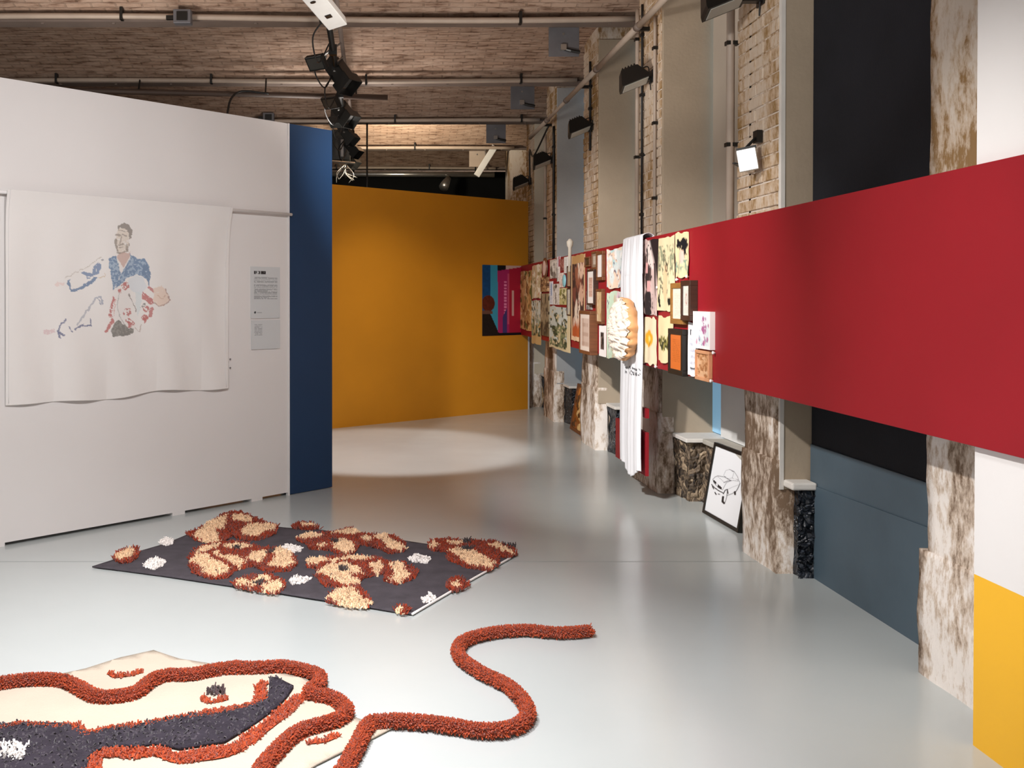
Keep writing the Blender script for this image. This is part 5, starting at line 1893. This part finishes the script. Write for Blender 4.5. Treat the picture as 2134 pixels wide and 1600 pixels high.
def spotlamp(px, py, Y, aim, label, size=1.0, kind='spot', lamp=None):
    P = on_y(px, py, Y)
    P = np.array([P[0], Y, P[2]])
    t = thing('stage_spot', (XT, Y, ZT_), label, 'spotlight', 'spots on the lighting bar')
    d = (Vector(aim) - Vector(P)).normalized()
    Q = d.to_track_quat('-Z', 'Y').to_matrix().to_4x4()
    R = Matrix.Translation(P) @ Q @ Matrix.Scale(size * .85, 4)
    m = MB()
    if kind == 'spot':
        m.box((-.07, -.07, -.02), (.07, .07, .2), R)
        m.box((-.055, -.055, .2), (.055, .055, .24), R)
        b = m.build('body', 'blackmetal', t, bevel=.008)
        h = MB()
        for s in (-1, 1):
            h.box((-.085, s * .085 - .003, -.13), (.085, s * .085 + .003, -.02), R)
            h.box((s * .085 - .003, -.085, -.13), (s * .085 + .003, .085, -.02), R)
        h.build('barn_doors', 'blackmetal', t)
        MB().tube([tuple(R @ Vector((0, 0, -.022))), tuple(R @ Vector((0, 0, -.028)))], .06 * size, 16).build('lens', 'lens', t)
        MB().box((-.074, -.074, -.03), (.074, .074, -.018), R).build('gel_frame', 'chrome', t)
    else:
        m.box((-.11, -.08, -.03), (.11, .08, .03), R)
        m.box((-.08, -.05, .03), (.08, .05, .06), R)
        m.build('body', 'blackmetal', t, bevel=.006)
        MB().box((-.09, -.06, -.034), (.09, .06, -.029), R).build('lens', 'lens_dark', t)
    y = MB()
    y.tube([tuple(R @ Vector((.08, 0, .08))), (P[0] * .6 + XT * .4, Y, P[2] * .5 + ZT_ * .5), (XT, Y, ZT_)], .012, 6)
    y.tube([tuple(R @ Vector((-.08, 0, .08))), (P[0] * .6 + XT * .4, Y, P[2] * .5 + ZT_ * .5)], .012, 6)
    y.build('yoke', 'chrome' if size > .95 else 'blackmetal', t)
    MB().box((XT - .035, Y - .025, ZT_ - .05), (XT + .035, Y + .025, ZT_ + .04)).build('clamp', 'blackmetal', t)
    if lamp:
        pw_, an, bl = lamp
        spot_light('stage_spot_light', tuple(Vector(P) + d * .16 * size), aim, pw_, an, bl, .05)


spotlamp(660, 130, 8.5, (-2.2, 6.0, 1.2), 'black flood tilted to the white wall, first below the white linear lamp', 1.0, 'flood')
spotlamp(716, 163, 9.1, (1.4, 7.6, .9), 'boxy black spot pointing away from the white wall, closest on the bar', 1.25)
spotlamp(690, 213, 10.3, (-2.0, 8.0, 1.2), 'second black flood on the bar, tilted to the white wall', 1.05, 'flood')
spotlamp(722, 240, 11.0, (1.6, 9.2, .9), 'second boxy black spot in the row', 1.2)
spotlamp(700, 245, 11.1, (-.6, 10.2, 0), 'small spot tucked behind the second boxy one', .9)
spotlamp(728, 284, 12.5, (1.8, 11.2, .9), 'third boxy black spot in the row', 1.0)
spotlamp(738, 312, 13.5, (1.9, 12.2, .9), 'fourth boxy black spot in the row', 1.0)
spotlamp(734, 336, 14.7, (1.9, 13.2, .9), 'farthest boxy black spot in the row', 1.0)
# light pool on the far floor, grazing the ochre wall
spot_light('spot_light_floor_pool', (-.1, 8.6, 3.45), (.1, 9.45, 0), 420, 48, .35, .08, (1, .94, .92))
spot_light('spot_light_ochre_wall', (.3, 9.2, 3.6), (.5, 11.9, .1), 150, 58, 1.0, .08, (1, .9, .75))

# white linear lamp on the bar
lw = thing('linear_lamp', (XT, 7, 3.55), 'long white linear lamp at the near end of the lighting bar', 'lamp')
a_, b_ = np.array([-.50, 6.35, 3.62]), np.array([-.285, 7.35, 3.60])
dv = Vector(b_ - a_)
Rl = Matrix.Translation(Vector((a_ + b_) / 2)) @ dv.to_track_quat('Y', 'Z').to_matrix().to_4x4() @ Matrix.Rotation(math.radians(-14), 4, 'Y')
MB().box((-.075, -dv.length / 2, -.035), (.075, dv.length / 2, .035), Rl).build('housing', 'whitemetal', lw, bevel=.006)
MB().box((-.02, dv.length / 2 - .32, -.042), (.025, dv.length / 2 - .26, -.034), Rl).build('sensor', 'blackmetal', lw)
MB().tube([tuple(Rl @ Vector((-.02, -.12, -.036))), tuple(Rl @ Vector((-.02, -.12, -.04)))], .02, 14).build('ring_mark', 'blackmetal', lw)
MB().tube([tuple(Rl @ Vector((0, .2, .03))), (XT, 7.1, ZT_)], .012, 6).build('bracket', 'chrome', lw)

# ------------------------------------------------------------------ overhead odds and ends
bp_a, bp_b = on_y(-60, 184, 10.6), on_y(808, 203, 10.6)
bpipe = thing('brown_pipe', tuple((bp_a + bp_b) / 2), 'long dark brown pipe hung under the second vault', 'pipe')
MB().tube([bp_a + np.array([-3, 0, .02]), bp_a, bp_b], .03, 10).build('pipe', mat('dark_brown_pipe', '#4a3b33', .6), bpipe, True)
for X in (-2.6, -1.2, -.2):
    z = float(np.interp(X, [bp_a[0], bp_b[0]], [bp_a[2], bp_b[2]]))
    MB().tube([(X, 10.6, z), (X, 10.68, ZB + .02)], .01, 6).build('hanger', 'blackmetal', bpipe)
ca, cb_ = on_y(505, 190, 10.55), on_y(474, 238, 10.2)
tag(MB().tube(smoothpath([on_y(560, 195, 10.55), ca, on_y(482, 205, 10.4), cb_, on_y(473, 262, 10.0)], 6), .012, 6).build('drop_cable', 'cable', None, True), 'black cable dropping from the brown pipe behind the white wall', 'cable')
for (px, py, Y, lb) in ((381, 36, BEAM0 - .2, 'small black junction box on the nearest beam conduit'), (560, 245, BEAM0 + 2 * SPACING - .2, 'small dark clamp box above the white wall end')):
    p_ = on_y(px, py, Y)
    jb = thing('junction_box', (p_[0], Y, p_[2] - .05), lb, 'junction box', 'junction boxes on the conduits')
    s = .075
    box('housing', (p_[0] - s, Y - .04, p_[2] - s * .8), (p_[0] + s, Y + .05, p_[2] + s * .8), 'plate', jb, .006)
    MB().box((p_[0] - s * .6, Y - .048, p_[2] - s * .5), (p_[0] + s * .6, Y - .038, p_[2] + s * .5)).build('cover', 'blackmetal', jb)
    MB().box((p_[0] - s * 1.9, Y - .01, p_[2] - .02), (p_[0] - s, Y + .02, p_[2] + .015)).build('gland', 'blackmetal', jb)
# thin rod to the ochre wall
p0, p1 = on_y(765, 262, BEAM0 + 2 * SPACING), on_y(765, 392, BEAM0 + 2 * SPACING)
tag(MB().tube([(p0[0], p0[1], ZB), (p1[0], p1[1], 2.2)], .012, 8).build('hanging_rod', 'blackmetal', None, True), 'thin vertical rod hanging from the third beam behind the ochre wall', 'rod')
# cross pipe before the black wall
xp0, xp1 = on_y(640, 362, 17.2), on_y(1030, 364, 17.2)
cp = thing('cross_pipe', tuple((xp0 + xp1) / 2), 'horizontal silver pipe before the black end wall', 'pipe')
MB().tube([xp0, xp1], .05, 10).build('pipe', 'chrome', cp, True)
for q in (.1, .9):
    m_ = xp0 * (1 - q) + xp1 * q
    MB().tube([m_, (m_[0], m_[1], 4.16)], .014, 6).build('hanger', 'blackmetal', cp)
# silver spot hanging from the cross pipe
sp = on_y(930, 380, 17.0)
ss_ = thing('silver_spot', (float(sp[0]), 17.1, float(sp[2])), 'small silver spotlight under the cross pipe', 'spotlight')
d = Vector((-.5, -1, -.9)).normalized()
MB().tube([tuple(Vector(sp) - d * .12), tuple(Vector(sp) + d * .02), tuple(Vector(sp) + d * .16)], [.05, .075, .085], 14).build('body', 'chrome', ss_, True)
MB().tube([tuple(sp), (float(sp[0]) + .05, 17.1, float(sp[2]) + .12), (float(sp[0]), 17.2, float(xp0[2]))], .014, 6).build('yoke', 'chrome', ss_)
# tangled silver cable ends at the far end of the bar
tg = on_y(720, 352, 15.2)
tn = thing('cable_tangle', (float(tg[0]), 15.2, float(tg[2]) - .2), 'tangle of pale cable ends hanging at the far end of the lighting bar', 'cable')
for k in range(7):
    r_ = random.Random(k)
    e = np.array([tg[0] + r_.uniform(-.2, .2), 15.2 + r_.uniform(-.1, .1), tg[2] - r_.uniform(.12, .24)])
    MB().tube(smoothpath([tg + np.array([0, 0, .08]), (tg + e) / 2 + np.array([r_.uniform(-.12, .12), 0, .02]), e], 6), .007, 5).build('cable_end', 'chrome', tn, True)
MB().tube([tg + np.array([0, 0, .07]), (XT, 15.2, ZT_)], .014, 5).build('cable_stem', 'cable', tn)
# dark rack of dimmers at the far end
rk = on_y(712, 300, 14.2)
dk = thing('dimmer_rack', (float(rk[0]), 14.2, float(rk[2]) - .25), 'black dimmer rack with a bright lower rim at the end of the bar', 'rack')
box('housing', (rk[0] - .14, 14.1, rk[2] - .25), (rk[0] + .13, 14.3, rk[2] + .2), 'blackmetal', dk, .01)
for k in range(3):
    box('slot', (rk[0] - .09 + k * .08, 14.09, rk[2] - .2), (rk[0] - .05 + k * .08, 14.102, rk[2] + .05), 'plate' if k == 1 else 'cable', dk)
MB().tube([(rk[0] - .16, 14.08, rk[2] - .27), (rk[0] + .2, 14.08, rk[2] - .3)], .018, 6).build('rim', 'chrome', dk)
MB().tube([(rk[0], 14.2, rk[2] + .2), (XT, 14.2, ZT_)], .016, 6).build('hanger', 'blackmetal', dk)
